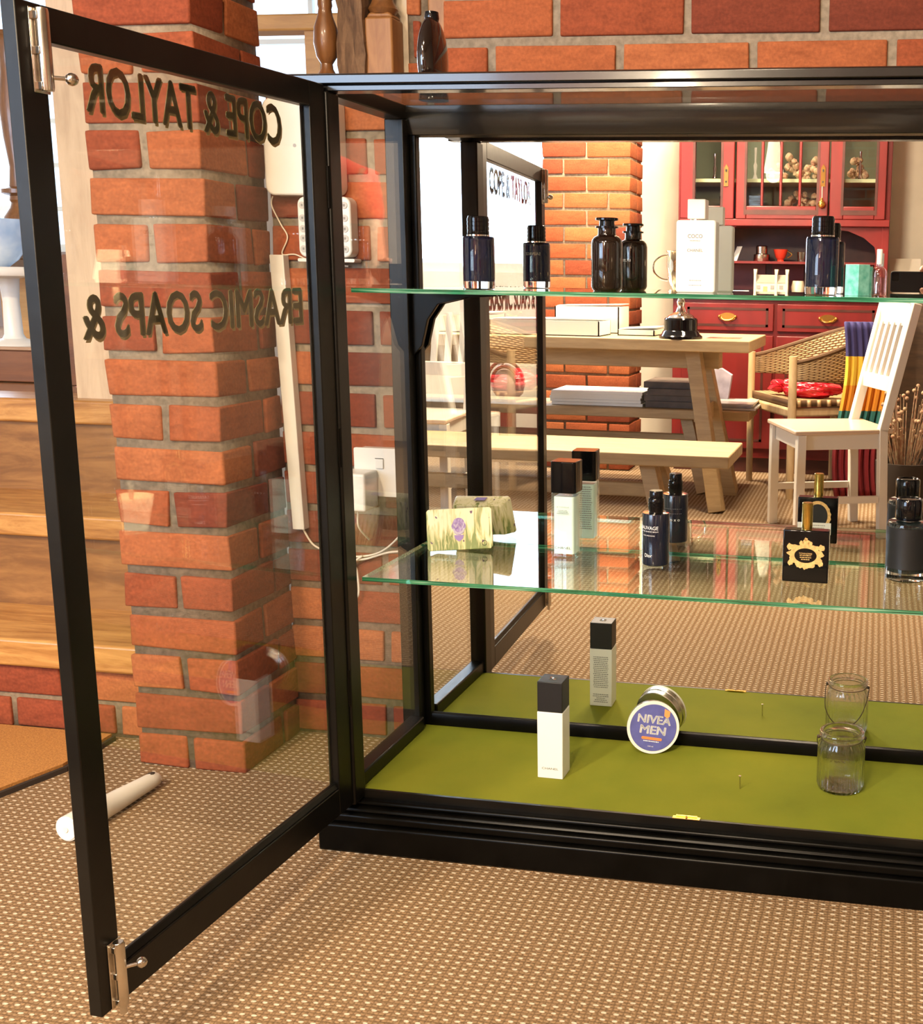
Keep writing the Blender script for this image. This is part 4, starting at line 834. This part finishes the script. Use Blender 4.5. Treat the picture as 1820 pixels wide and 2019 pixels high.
def stripes():
    m, n, l = nt('striped_wool'); p = n.new('ShaderNodeBsdfPrincipled'); tc = n.new('ShaderNodeTexCoord'); sx = n.new('ShaderNodeSeparateXYZ'); l.new(tc.outputs['Object'], sx.inputs[0]); r = n.new('ShaderNodeValToRGB'); r.color_ramp.interpolation = 'CONSTANT'; e = r.color_ramp.elements
    st = [(0, (.22, .012, .018)), (.32, (.03, .16, .14)), (.50, (.75, .28, .02)), (.64, (.80, .52, .05)), (.80, (.05, .045, .16))]
    while len(e) < 5: e.new(.5)
    for i, (q, c) in enumerate(st): e[i].position = q; e[i].color = (*c, 1)
    l.new(math_n(n, l, 'DIVIDE', sx.outputs[2], .80), r.inputs[0]); l.new(r.outputs[0], p.inputs['Base Color']); p.inputs['Roughness'].default_value = .9; t2 = tex(n, l, 'Noise', 300); l.new(bump(n, l, t2.outputs['Fac'], .5), p.inputs['Normal']); out(n, l, p.outputs[0]); return m
t = thing('striped_scarf', 'bright striped knitted scarf, navy, yellow, orange, green and red, hung over the wicker armchair', 'scarf')
def cf(u, v):
    x = (u - .5) * .20; z = .775 * (1 - v); return (x + .02 * math.sin(6 * v), .012 * math.sin(14 * u * PI) * (.4 + v) + .05 * (1 - v) ** 3, z + .015)
ribbon(cf, 30, 24, .012, 'knit', stripes(), t); put(t, .735, -3.12, 0, math.radians(-12))
# red dresser
DY = -3.72; HX = -3.90
t = thing('red_dresser', 'red painted dresser with glazed top cupboards, two drawers and brass fittings', 'dresser', (.3, -4.0, 0))
X0, X1 = -.235, .815
part(MB().box(X0, X1, -4.25, DY, .075, .868), 'base_carcass', M_red, t, bevel=.003)
part(MB().box(X0 + .01, X1 - .01, -4.24, DY - .02, 0, .075), 'base_plinth', M_redd, t)
part(MB().box(X0 - .015, X1 + .015, -4.26, DY + .022, .868, .890), 'counter_top', M_redd, t, bevel=.004)
def framed(name, x0, x1, y, z0, z1, parent, inset=.045):
    o = part(MB().box(x0, x1, y, y + .016, z0, z1), name, M_red, parent, bevel=.003)
    g = MB(); w = .012
    for a, b, c, d_ in ((x0 + inset, x1 - inset, z0 + inset * .8, z0 + inset * .8 + w), (x0 + inset, x1 - inset, z1 - inset * .8 - w, z1 - inset * .8), (x0 + inset, x0 + inset + w, z0 + inset * .8, z1 - inset * .8), (x1 - inset - w, x1 - inset, z0 + inset * .8, z1 - inset * .8)): g.box(a, b, y + .0155, y + .0172, c, d_)
    q = g.build('dark_groove', M_redd, None); q.parent = o; return o
for a, b in ((X0 + .05, .272), (.290, X1 - .025)):
    o = framed('drawer', a, b, DY, .712, .846, t, .026); xc = (a + b) / 2 + .0
    h = MB().prism([(xc + .042 * math.cos(k * PI / 10), .779 + .021 * math.sin(k * PI / 10)) for k in range(20)], DY + .016, DY + .019, 'y').tube([(xc + .030 * math.cos(k * PI / 8), DY + .020 + .016 * abs(math.sin(k * PI / 8)), .776 - .014 * math.sin(k * PI / 8)) for k in range(9)], .0045, 8).blob((xc + .040, DY + .022, .781), .008).blob((xc - .040, DY + .022, .781), .008)
    q = h.build('drawer_handle', M_brass, None, smooth=True); q.parent = o
    framed('cupboard_door', a, b, DY, .125, .690, t, .045)
# hutch
part(MB().box(X0 - .012, X0 + .02, -4.24, HX, .89, 1.98).box(X1 - .035, X1 + .0, -4.24, HX, .89, 1.98).box(X0, X1, -4.24, HX + .02, 1.228, 1.262).box(X0 - .03, X1 + .03, -4.25, HX + .05, 1.98, 2.05), 'hutch_carcass', M_red, t, bevel=.003)
part(MB().box(X0, X1, -4.25, -4.235, .89, 1.24), 'lower_backboard', M_redd, t)
part(MB().box(X0, X1, -4.25, -4.235, 1.24, 1.98), 'upper_backboard', pbr('grey_green_lining', (.13, .145, .09), .7), t)
for k in range(5): part(MB().box(X0 + .03 + k * .205, X0 + .20 + k * .205, -4.236, -4.228, .91, 1.05), 'back_panel', M_red, t)
part(MB().box(X0, X1, -4.235, HX - .05, 1.044, 1.056), 'plate_shelf', M_red, t)
part(MB().box(X0 + .02, X1 - .03, -4.235, HX - .04, 1.445, 1.462), 'glazed_shelf', pbr('shelf_green', (.42, .44, .26), .5), t)
for xa, sg in ((X1 - .033, -1), (X0 + .02, 1)):      # shaped corner brackets of the open bay
    pl = [(xa, 1.23), (xa + sg * .27, 1.23), (xa + sg * .25, 1.215), (xa + sg * .17, 1.208), (xa + sg * .09, 1.175), (xa + sg * .035, 1.13), (xa + sg * .026, 1.08), (xa + sg * .034, 1.03), (xa, .98)]
    part(MB().prism(pl, HX - .018, HX - .002, 'y'), 'arch_bracket', M_red, t)
def gdoor(px0, px1, gx0, gx1, name='glazed_door', bars=()):
    f = lambda p: -.246 + (p - 1340) * .002516
    a, b, g0, g1 = f(px0), f(px1), f(gx0), f(gx1); z0, z1, gz = 1.262, 1.96, 1.325
    mb = MB().box(a, g0, HX, HX + .022, z0, z1).box(g1, b, HX, HX + .022, z0, z1).box(g0, g1, HX, HX + .022, z0, gz).box(g0, g1, HX, HX + .022, z1 - .05, z1)
    for p in bars: mb.box(f(p) - .007, f(p) + .007, HX + .006, HX + .020, gz, z1 - .05)
    d = part(mb, name, M_red, t, bevel=.004)
    g = MB().box(g0, g0 - .012, HX + .0215, HX + .0235, z0 + .02, z1 - .02).box(g1, g1 + .012, HX + .0215, HX + .0235, z0 + .02, z1 - .02).box(g0, g1, HX + .0215, HX + .0235, z0 + .022, z0 + .045); q = g.build('dark_groove', M_redd, None); q.parent = d
    q = MB().box(g0, g1, HX + .009, HX + .013, gz, z1 - .05).build('door_glass', M_pane2, None); q.parent = d; return d, f
d1, f = gdoor(1344, 1453, 1374, 1426); d2, f = gdoor(1457, 1640, 1478, 1617, bars=(1509, 1546, 1584)); d3, f = gdoor(1643, 1752, 1670, 1731)
for d_, p in ((d1, 1437), (d2, 1629)):
    x = f(p); q = MB().prism([(x - .011, 1.42), (x + .011, 1.42), (x + .011, 1.51), (x + .004, 1.52), (x, 1.528), (x - .004, 1.52), (x - .011, 1.51)], HX + .022, HX + .026, 'y').build('lock_plate', M_brass, None); q.parent = d_
    k = MB().tube([(x, HX + .0265, 1.49), (x, HX + .0265, 1.502)], .004, 8).tube([(x, HX + .0265, 1.438), (x, HX + .0265, 1.446)], .004, 8).build('keyhole', M_ink, None); k.parent = q
t = thing('hanging_key_charm', 'small gilt ball charm hanging on a cord from the dresser door lock', 'charm', (f(1628), HX + .03, 1.33))
x = f(1628); part(MB().tube([(x, HX + .030, 1.42), (x + .001, HX + .032, 1.36)], .0015, 6), 'cord', M_cable, t); part(MB().blob((x, HX + .034, 1.335), .019, sc=(1, 1, 1.05)).lathe([(.020, 1.333), (.020, 1.338)], (x, HX + .034, 0), 20).tube([(x, HX + .034, 1.352), (x, HX + .034, 1.365)], .006, 8), 'gilt_ball', M_gold, t, smooth=True)
# in and on the dresser
def simple(name, label, cat, mb, mat, grp=None, **k): return tag(mb.build(name, mat, None, **k), label, cat, grp)
t = thing('metal_sugar_tin', 'small round silver tin on the dresser plate shelf, next to the red teacup', 'tin', (.167, -4.05, 1.056)); sub(MB().lathe([(.040, 0), (.042, .004), (.042, .035), (.030, .040), (.031, .075), (.026, .080)], seg=32), 'tin_body', M_steel, t, smooth=True)
t = thing('red_teacup', 'red teacup with gilt handle on the dresser plate shelf', 'teacup', (.265, -4.05, 1.056)); sub(MB().lathe([(.020, 0), (.016, .010), (.026, .022), (.038, .062), (.036, .062), (.024, .024), (.004, .014)], seg=32), 'cup_bowl', pbr('red_glaze', (.75, .06, .03), .15), t, smooth=True); sub(MB().tube([(.036 + .022 * math.sin(k * PI / 8), 0, .054 - .034 * k / 8) for k in range(9)], .0028, 8), 'cup_handle', M_gold, t, smooth=True)
t = thing('glass_tumbler', 'cut glass tumbler beside the red teacup on the dresser', 'glass', (.375, -4.05, 1.056)); sub(MB().lathe([(.022, 0), (.026, .05), (.024, .05), (.020, .004)], seg=24), 'tumbler_glass', pane('cut_glass', (.8, .8, .75), .2), t, smooth=True)
t = thing('cottage_ornament', 'little white model cottage with three chimneys standing on the dresser counter', 'ornament', (.24, -3.86, .890))
cw = pbr('cottage_white', (.82, .74, .50), .4)
sub(MB().box(-.085, .085, -.02, .02, 0, .058), 'cottage_walls', cw, t)
sub(MB().prism([(-.022, .058), (.022, .058), (0, .098)], -.083, .083, 'x'), 'grey_roof', pbr('cottage_roof', (.20, .17, .13), .6), t)
for x in (-.080, .026, .080): sub(MB().prism([(x - .006, 0), (x + .006, 0), (x + .006, .098), (x + .010, .125), (x - .008, .125), (x - .006, .098)], -.022, .022, 'y'), 'chimney', cw, t)
sub(MB().box(-.038, -.018, .020, .022, 0, .040), 'cottage_door', pbr('cottage_door_tan', (.62, .36, .16), .5), t)
for x in (-.062, .008, .052): sub(MB().box(x - .009, x + .009, .020, .0218, .028, .046), 'cottage_window', M_inkg, t)
simple('white_card', 'small white card propped at the end of the dresser bay, by the sugar tin', 'card', MB().bar((.03, -4.0, 1.056), (.055, -4.02, 1.13), .05, .002), M_paper)
simple('cream_pot', 'squat cream pot on the dresser counter, right beside the model cottage', 'pot', MB().lathe([(.030, .890), (.034, .93), (.028, .96), (.026, .96), (.030, .93)], (.372, -3.90, 0), 24), pbr('cream_glaze', (.75, .68, .5), .2), smooth=True)
simple('rolled_paper', 'short white paper roll lying beside the model cottage on the dresser', 'paper roll', MB().tube([(.055, -3.80, .900), (.135, -3.80, .900)], .009, 12), M_paper)
dried = pbr('dried_petals', (.34, .15, .09), .9, color2=(.46, .36, .22), nscale=60)
for k, (x, z, w, lab) in enumerate(((.285, 1.463, .15, 'heap of dried flowers behind the middle dresser door, on the shelf'), (.37, 1.325, .13, 'heap of dried rose heads at the bottom of the middle dresser cupboard'), (.64, 1.463, .07, 'clump of dried flowers behind the dresser door nearest the scarf'), (.43, 1.463, .09, 'dark dried flower bunch beside the candle in the dresser, shelf level'))):
    mb = MB()
    for i in range(26): a = random.uniform(-1, 1); r = random.uniform(.011, .021); mb.blob((x + a * w / 1.5, -4.06 + random.uniform(-.04, .04), z + r * .8 + random.random() * .10 * (1 - a * a)), r, jit=.003)
    o = mb.build('dried_flowers', dried, None, smooth=True); tag(o, lab, 'dried flowers', 'dried flowers in the dresser', 'stuff')
for x, z, h, lab, m in ((-.083, 1.463, .13, 'tall silver candlestick behind the narrow dresser door beside the pale wall', M_silver), (.655, 1.463, .14, 'silver rod ornament among dried flowers in the dresser corner cupboard', M_silver), (-.05, 1.262, .12, 'dark glass bottle in the bottom of the dresser side cupboard', M_bkgloss), (.125, 1.463, .16, 'white taper candle at the edge of the middle dresser cupboard', M_paper)):
    t = thing('candlestick' if m is M_silver else ('glass_bottle' if m is M_bkgloss else 'candle'), lab, 'candlestick' if m is M_silver else ('bottle' if m is M_bkgloss else 'candle'), (x, -4.03, z)); sub(MB().lathe([(.022, 0), (.012, .010), (.006, .03), (.010, h * .45), (.005, h * .55), (.007, h)], seg=20), 'stem', m, t, smooth=True)
simple('blue_box', 'black box with blue streaks in the bottom of the middle dresser cupboard', 'box', MB().box(.10, .16, -4.08, -4.0, 1.262, 1.385), pbr('blue_black_box', (.02, .03, .06), .2, color2=(.25, .45, .8), nscale=18, sc3=(1, 1, 9)))
# pendant lamp over the table (its shade shows in the dresser glass)
t = thing('pendant_lamp', 'white bell-shaped pendant lamp hanging over the dining table', 'pendant lamp', (.10, -2.62, 1.60))
sh = pbr('opal_glass_shade', (.9, .85, .75), .4, emis=(1.0, .82, .58), estr=9.0)
sub(MB().lathe([(.018, .24), (.030, .22), (.040, .13), (.052, .05), (.062, 0), (.059, 0), (.049, .05), (.037, .13), (.027, .215)], seg=40, cap=False), 'lamp_shade', sh, t, smooth=True)
sub(MB().tube([(0, 0, .21), (0, 0, 1.0)], .003, 8), 'flex', M_cable, t); sub(MB().lathe([(.05, .98), (.045, 1.0)], seg=24), 'ceiling_rose', M_white, t)
sub(MB().blob((0, 0, .075), .024), 'bulb', pbr('bulb_glow', (1, 1, 1), .3, emis=(1.0, .80, .55), estr=60.0), t, smooth=True)
# things on the table
t = thing('trophy_cup', 'silver two-handled trophy cup on a black plinth at the end of the dining table', 'trophy', (-.005, -2.68, .720))
sub(MB().lathe([(.090, 0), (.090, .010), (.080, .018), (.074, .030), (.069, .034), (.069, .078), (.064, .084)], seg=48), 'plinth', M_bkgloss, t, smooth=True)
sub(MB().lathe([(.058, .084), (.050, .094), (.022, .108), (.014, .130), (.018, .148), (.012, .160), (.030, .185), (.052, .230), (.060, .290), (.060, .345), (.064, .352), (.060, .350), (.056, .290), (.02, .19)], seg=48), 'silver_cup', M_silver, t, smooth=True)
for sg in (-1, 1): sub(MB().tube([(sg * (.056 + .062 * math.sin(a)), 0, .235 + .05 * (1 - math.cos(a))) for a in [PI * k / 14 for k in range(15)]], .0042, 8), 'cup_handle', M_silver, t, smooth=True)
for x0, x1, y0, y1, z0, z1, lab in ((-1.16, -.86, -2.98, -2.75, .720, .795, 'open white carton on the table between the slatted chair and the flat trays'), (-.82, -.345, -2.86, -2.66, .720, .782, 'long flat white carton lid along the table edge, in front of the brick pier'), (-.62, -.33, -3.15, -2.95, .720, .835, 'tall white carton at the far table edge in front of the brick pier'), (-.30, -.14, -3.02, -2.80, .720, .745, 'flat white tray on the table beside the trophy')):
    t = thing('white_carton', lab, 'carton', ((x0 + x1) / 2, (y0 + y1) / 2, z0), 0, 'white cartons on the dining table')
    part(MB().box(x0, x1, y0, y1, z0, z0 + .004).box(x0, x1, y0, y0 + .005, z0, z1).box(x0, x1, y1 - .005, y1, z0, z1).box(x0, x0 + .005, y0, y1, z0, z1).box(x1 - .005, x1, y0, y1, z0, z1), 'carton_tray', M_paper, t)
    part(MB().bar((x0, (y0 + y1) / 2 - .02, z1 + .002), (x1, (y0 + y1) / 2 - .02, z1 + .010), (y1 - y0) * .8, .003), 'carton_lid', M_paper, t)
simple('photo_print', 'dark glossy photo print lying flat at the dining table corner', 'photo', MB().box(.09, .23, -2.86, -2.74, .7202, .7212), pbr('photo_gloss', (.10, .06, .04), .1, color2=(.5, .4, .3), nscale=14))
# papers and books on the far bench
mb = MB()
def pile(nm, label, x0, x1, y0, y1, z0, n, h, mat, cat, tilt=.01):
    for k in range(n):
        a = random.uniform(-tilt, tilt); o = MB().box(x0 + a, x1 + a, y0 + a, y1 + a, z0 + k * h, z0 + (k + 1) * h - .0006).build(nm, mat, None); tag(o, label[k] if isinstance(label, list) else label, cat, (nm + ' stack on the far bench').replace('_', ' '))
ord_ = ['lowest', 'second from the bottom', 'third from the bottom', 'fourth from the bottom', 'topmost']
pile('newspaper', ['folded white newspaper on the far bench, %s of its stack' % s for s in ord_], -.70, -.27, -3.38, -3.13, .382, 5, .013, M_paper, 'newspaper', .015)
pile('dark_book', ['thick dark book on the far bench, %s of the pile between newspapers and table leg' % s for s in ('lowest', 'second', 'third', 'topmost')], -.245, -.02, -3.38, -3.12, .382, 4, .029, pbr('book_cloth', (.10, .075, .06), .6, noise=.3), 'book', .012)
pile('glossy_magazine', ['glossy magazine at the bench end under the wicker chair arm, %s of three' % s for s in ('lowest', 'middle', 'topmost')], .03, .25, -3.38, -3.13, .382, 3, .009, pbr('magazine', (.35, .32, .34), .25, color2=(.65, .64, .62), nscale=9), 'magazine', .014)
simple('gift_bag', 'lilac-grey paper carrier bag behind the table leg, on the far bench', 'bag', MB().prism([(-.01, .382), (.10, .382), (.12, .52), (.07, .55), (.0, .54)], -3.39, -3.34, 'y'), pbr('lilac_paper', (.42, .38, .46), .5, noise=.2))
t = thing('red_backpack', 'small clear backpack with red trim hanging behind the table, by the window wall', 'backpack', (-1.18, -3.9, .20))
part(MB().blob((-1.18, -3.95, .40), .10, sc=(1, .5, 1.15)), 'pouch', pbr('clear_vinyl', (.70, .50, .46), .15, coat=.5), t, smooth=True)
for k in (0, 1): part(MB().tube([(-1.18 + (.10 - .03 * k) * math.cos(a), -3.905 + .01 * k, .40 + (.115 - .03 * k) * math.sin(a)) for a in [PI * j / 16 for j in range(17)]], .009, 8), 'red_piping', M_red, t, smooth=True)
part(MB().tube([(-1.22 + .02 * k / 8, -3.93, .50 + .09 * math.sin(PI * k / 8)) for k in range(9)], .008, 8), 'grab_loop', M_red, t, smooth=True); part(MB().box(-1.22, -1.15, -4.0, -3.92, .0, .30), 'lower_pocket', M_red, t, bevel=.01)
simple('art_print', 'pale sketch on card leaning on the wall beyond the dresser, beside the phone', 'picture', MB().bar((.90, -4.05, .86), (.90, -4.12, 1.08), .16, .004), pbr('sketch_card', (.62, .56, .46), .7, color2=(.70, .64, .54), nscale=8))
t = thing('side_cabinet', 'low dark cabinet beside the dresser, carrying the leaning sketch', 'cabinet', (1.15, -4.1, 0)); part(MB().box(.86, 1.6, -4.28, -3.98, 0, .86), 'cabinet_body', wood('dark_cabinet', (.10, .06, .035), (.05, .03, .02), .5), t, bevel=.004)
mb = MB()
for k in range(60):
    a = random.uniform(0, 2 * PI); r = random.uniform(0, .07); r2 = r + random.uniform(.02, .10); mb.tube([(.93 + r * math.cos(a), -3.0 + r * math.sin(a), .12), (.93 + r2 * math.cos(a), -3.0 + r2 * math.sin(a), .30 + random.random() * .22)], .0025, 4); mb.blob((.93 + r2 * math.cos(a), -3.0 + r2 * math.sin(a), .30 + random.random() * .22), .009)
t = thing('dried_grass_basket', 'basket of dried brown seed heads on the floor behind the slatted chair', 'basket', (.93, -3.0, 0)); part(MB().lathe([(.09, 0), (.12, .10), (.125, .2), (.115, .2), (.11, .1), (.08, .01)], (.93, -3.0, 0), 28), 'basket_weave', M_rubber, t, smooth=True); o = mb.build('seed_heads', dried, None); o.parent = t; o.matrix_parent_inverse = Matrix.Translation(-t.location); o['kind'] = 'stuff'
# ------------------------------------------------------------------ the photographer (kneeling, mostly outside the mirror) and the phone
ph = thing('phone', 'black phone held sideways in front of the mirror, taking the photograph', 'phone', (.90, -2.046, .963))
part(MB().prism(rrect(.838, .984, .928, .999, .009), -2.050, -2.0425, 'y'), 'phone_body', M_bkmat, ph, bevel=.0015)
part(MB().prism(rrect(.842, .866, .966, .995, .006), -2.0425, -2.0412, 'y'), 'camera_bump', M_bkgloss, ph)
skin = pbr('skin', (.62, .34, .24), .5, sss=.1)
def skinned(name, chain, mat, parent, lv=2):
    """chain: list of (polyline, radii); joined at shared points"""
    me = bpy.data.meshes.new(name); V = []; E = []; Rr = []; idx = {}
    for pts, rad in chain:
        prev = None
        for p, r in zip(pts, rad):
            k = tuple(round(c, 4) for c in p)
            if k not in idx: idx[k] = len(V); V.append(p); Rr.append(r)
            i = idx[k]
            if prev is not None and prev != i: E.append((prev, i))
            prev = i
    me.from_pydata(V, E, []); o = bpy.data.objects.new(name, me); COL.objects.link(o)
    sk = o.modifiers.new('skin', 'SKIN'); sk.use_smooth_shade = True
    for i, r in enumerate(Rr): me.skin_vertices[0].data[i].radius = r if isinstance(r, tuple) else (r, r)
    me.skin_vertices[0].data[0].use_root = True
    sb = o.modifiers.new('sub', 'SUBSURF'); sb.levels = lv; sb.render_levels = lv
    dg = bpy.context.evaluated_depsgraph_get(); m2 = bpy.data.meshes.new_from_object(o.evaluated_get(dg)); bpy.data.objects.remove(o)
    m2.materials.clear(); m2.materials.append(mat); m2.name = name; o = bpy.data.objects.new(name, m2); COL.objects.link(o); o.parent = parent
    if parent.parent is None: o.matrix_parent_inverse = Matrix.Translation(-parent.location)
    return o
pn = thing('person', 'person in red jumper and grey trousers standing on carpet and holding a phone level', 'person', (1.42, -2.32, 0))
Px, Py = 1.34, -2.36
pel = (Px + .02, Py - .08, .88)
H = .37
def U_(x, y, z): return (Px + x, Py + y, z + H)
WP = (.995, -2.057, .955)
SH = U_(0, 0, .94)
body = skinned('body', [
    ([pel, (Px + .01, Py - .07, 1.0), (Px, Py - .04, 1.15), SH, U_(0, .01, 1.02), U_(0, .02, 1.07), U_(0, .04, 1.12), U_(0, .05, 1.19), U_(0, .045, 1.255)], [(.15, .11), (.135, .10), (.15, .11), (.155, .105), (.09, .07), .052, .06, .082, .055]),
    ([SH, U_(-.16, .01, .94), (Px - .215, Py + .06, 1.10), (Px - .29, Py + .19, 1.02), WP], [(.155, .105), .062, .046, .038, .027]),
    ([SH, U_(.16, .01, .94), (Px + .22, Py + .0, 1.06), (Px + .22, Py + .08, .85), (Px + .20, Py + .12, .78)], [(.155, .105), .062, .046, .034, .030]),
    ([pel, (Px - .08, Py - .06, .80), (Px - .10, Py - .02, .46), (Px - .10, Py - .08, .09), (Px - .10, Py + .06, .045)], [(.15, .11), .095, .062, .042, .040]),
    ([pel, (Px + .12, Py - .06, .80), (Px + .14, Py - .02, .46), (Px + .14, Py - .08, .09), (Px + .14, Py + .06, .045)], [(.15, .11), .095, .062, .042, .040])], skin, pn)
jm = pbr('red_jumper', (.62, .035, .03), .85, bmp=.3, bscale=150, sheen=.3)
skinned('jumper', [([(Px + .02, Py - .08, .84), (Px + .01, Py - .07, 1.0), (Px, Py - .04, 1.15), SH, U_(0, .01, 1.025), U_(0, .015, 1.055)], [(.165, .125), (.15, .115), (.165, .125), (.17, .12), (.105, .085), (.062, .062)]),
    ([SH, U_(-.16, .01, .94), (Px - .20, Py + .05, 1.13)], [(.17, .12), .080, .066]),
    ([SH, U_(.16, .01, .94), (Px + .215, Py + .0, 1.09)], [(.17, .12), .080, .066])], jm, pn)
skinned('trousers', [([(Px + .02, Py - .08, .87), (Px - .08, Py - .06, .78), (Px - .10, Py - .02, .46), (Px - .10, Py - .08, .11)], [(.16, .125), .110, .080, .070]),
    ([(Px + .02, Py - .08, .87), (Px + .12, Py - .06, .78), (Px + .14, Py - .02, .46), (Px + .14, Py - .08, .11)], [(.16, .125), .110, .080, .070])], pbr('grey_trousers', (.16, .16, .17), .85), pn)
hr = MB().blob((Px, Py + .030, 1.605), .098, sc=(.93, 1.0, .98)).blob((Px, Py - .01, 1.54), .085, sc=(.98, .85, 1.1)); o = hr.build('hair', pbr('brown_hair', (.09, .045, .02), .55, bmp=.6, bscale=90), None, smooth=True); o.parent = pn; o.matrix_parent_inverse = Matrix.Translation(-pn.location)
fc = MB().blob((Px, Py + .075, 1.575), .072, sc=(.95, .85, 1.25)).blob((Px, Py + .140, 1.565), .014, sc=(.8, 1, 1.5)); o = fc.build('face', skin, None, smooth=True); o.parent = pn; o.matrix_parent_inverse = Matrix.Translation(-pn.location)
for sx in (-1, 1):
    o = MB().blob((Px + sx * .028, Py + .130, 1.593), .010, sc=(1.2, .6, .7)).build('eye', M_bkgloss, None, smooth=True); o.parent = pn; o.matrix_parent_inverse = Matrix.Translation(-pn.location)
    o = MB().blob((Px + sx * .072, Py + .055, 1.575), .020, sc=(.35, .8, 1.3)).build('ear', skin, None, smooth=True); o.parent = pn; o.matrix_parent_inverse = Matrix.Translation(-pn.location)
o = MB().tube([(Px - .022, Py + .134, 1.533), (Px, Py + .140, 1.531), (Px + .022, Py + .134, 1.533)], .005, 8).build('mouth', pbr('lips', (.5, .16, .13), .5), None, smooth=True); o.parent = pn; o.matrix_parent_inverse = Matrix.Translation(-pn.location)
# the hand on the end of the phone: palm behind, thumb below, four fingers over the top edge
Wp = WP           # wrist (.995, -2.057, .955)
hd = [([Wp, (.992, -2.066, .965), (.985, -2.068, .985)], [(.026, .018), (.030, .015), (.030, .013)])]
for k, (dx, L) in enumerate(((0, .0), (-.012, .004), (-.024, .002), (.012, -.004))):
    b = (.985, -2.068, .985); x = .978 + dx
    hd.append(([b, (x, -2.066, 1.000), (x - .006, -2.058, 1.012 + L), (x - .012, -2.044, 1.010 + L), (x - .014, -2.036, .997 + L)], [(.030, .013), .0085, .0085, .0078, .0068]))
hd.append(([(.992, -2.066, .965), (.986, -2.060, .935), (.968, -2.050, .922), (.948, -2.040, .934), (.940, -2.037, .944)], [(.030, .015), .012, .0105, .0095, .008]))
skinned('hand', hd, skin, pn, 2)

t = thing('table_lamp', 'white shaded table lamp glowing on a small stand at the side of the room', 'lamp', (2.55, -1.9, .62))
part(MB().lathe([(.07, 0), (.06, .015), (.018, .03), (.03, .10), (.014, .20), (.010, .30)], (2.55, -1.9, .62), 28), 'lamp_base', M_white, t, smooth=True)
part(MB().lathe([(.085, .28), (.055, .42), (.053, .42), (.083, .28)], (2.55, -1.9, .62), 40, cap=False), 'lamp_shade', pbr('linen_shade_lit', (.8, .7, .5), .7, emis=(1.0, .74, .44), estr=7.0), t, smooth=True)
l = bpy.data.lights.new('table_lamp_bulb', 'POINT'); l.energy = 4; l.color = WARM; l.shadow_soft_size = .05; lo = bpy.data.objects.new('table_lamp_bulb', l); COL.objects.link(lo); lo.location = (2.55, -1.9, .97)
t = thing('lamp_stand', 'small dark square stand under the table lamp', 'side table', (2.55, -1.9, 0)); part(MB().box(2.35, 2.75, -2.1, -1.7, .58, .62), 'stand_top', M_oak, t)
for sx in (-1, 1):
    for sy in (-1, 1): part(MB().box(2.55 + sx * .17 - .02, 2.55 + sx * .17 + .02, -1.9 + sy * .17 - .02, -1.9 + sy * .17 + .02, 0, .58), 'leg', M_oak, t)

l = bpy.data.lights.new('pendant_bulb', 'POINT'); l.energy = 45; l.color = WARM; l.shadow_soft_size = .045; lo = bpy.data.objects.new('pendant_bulb', l); COL.objects.link(lo); lo.location = (.10, -2.62, 1.585)
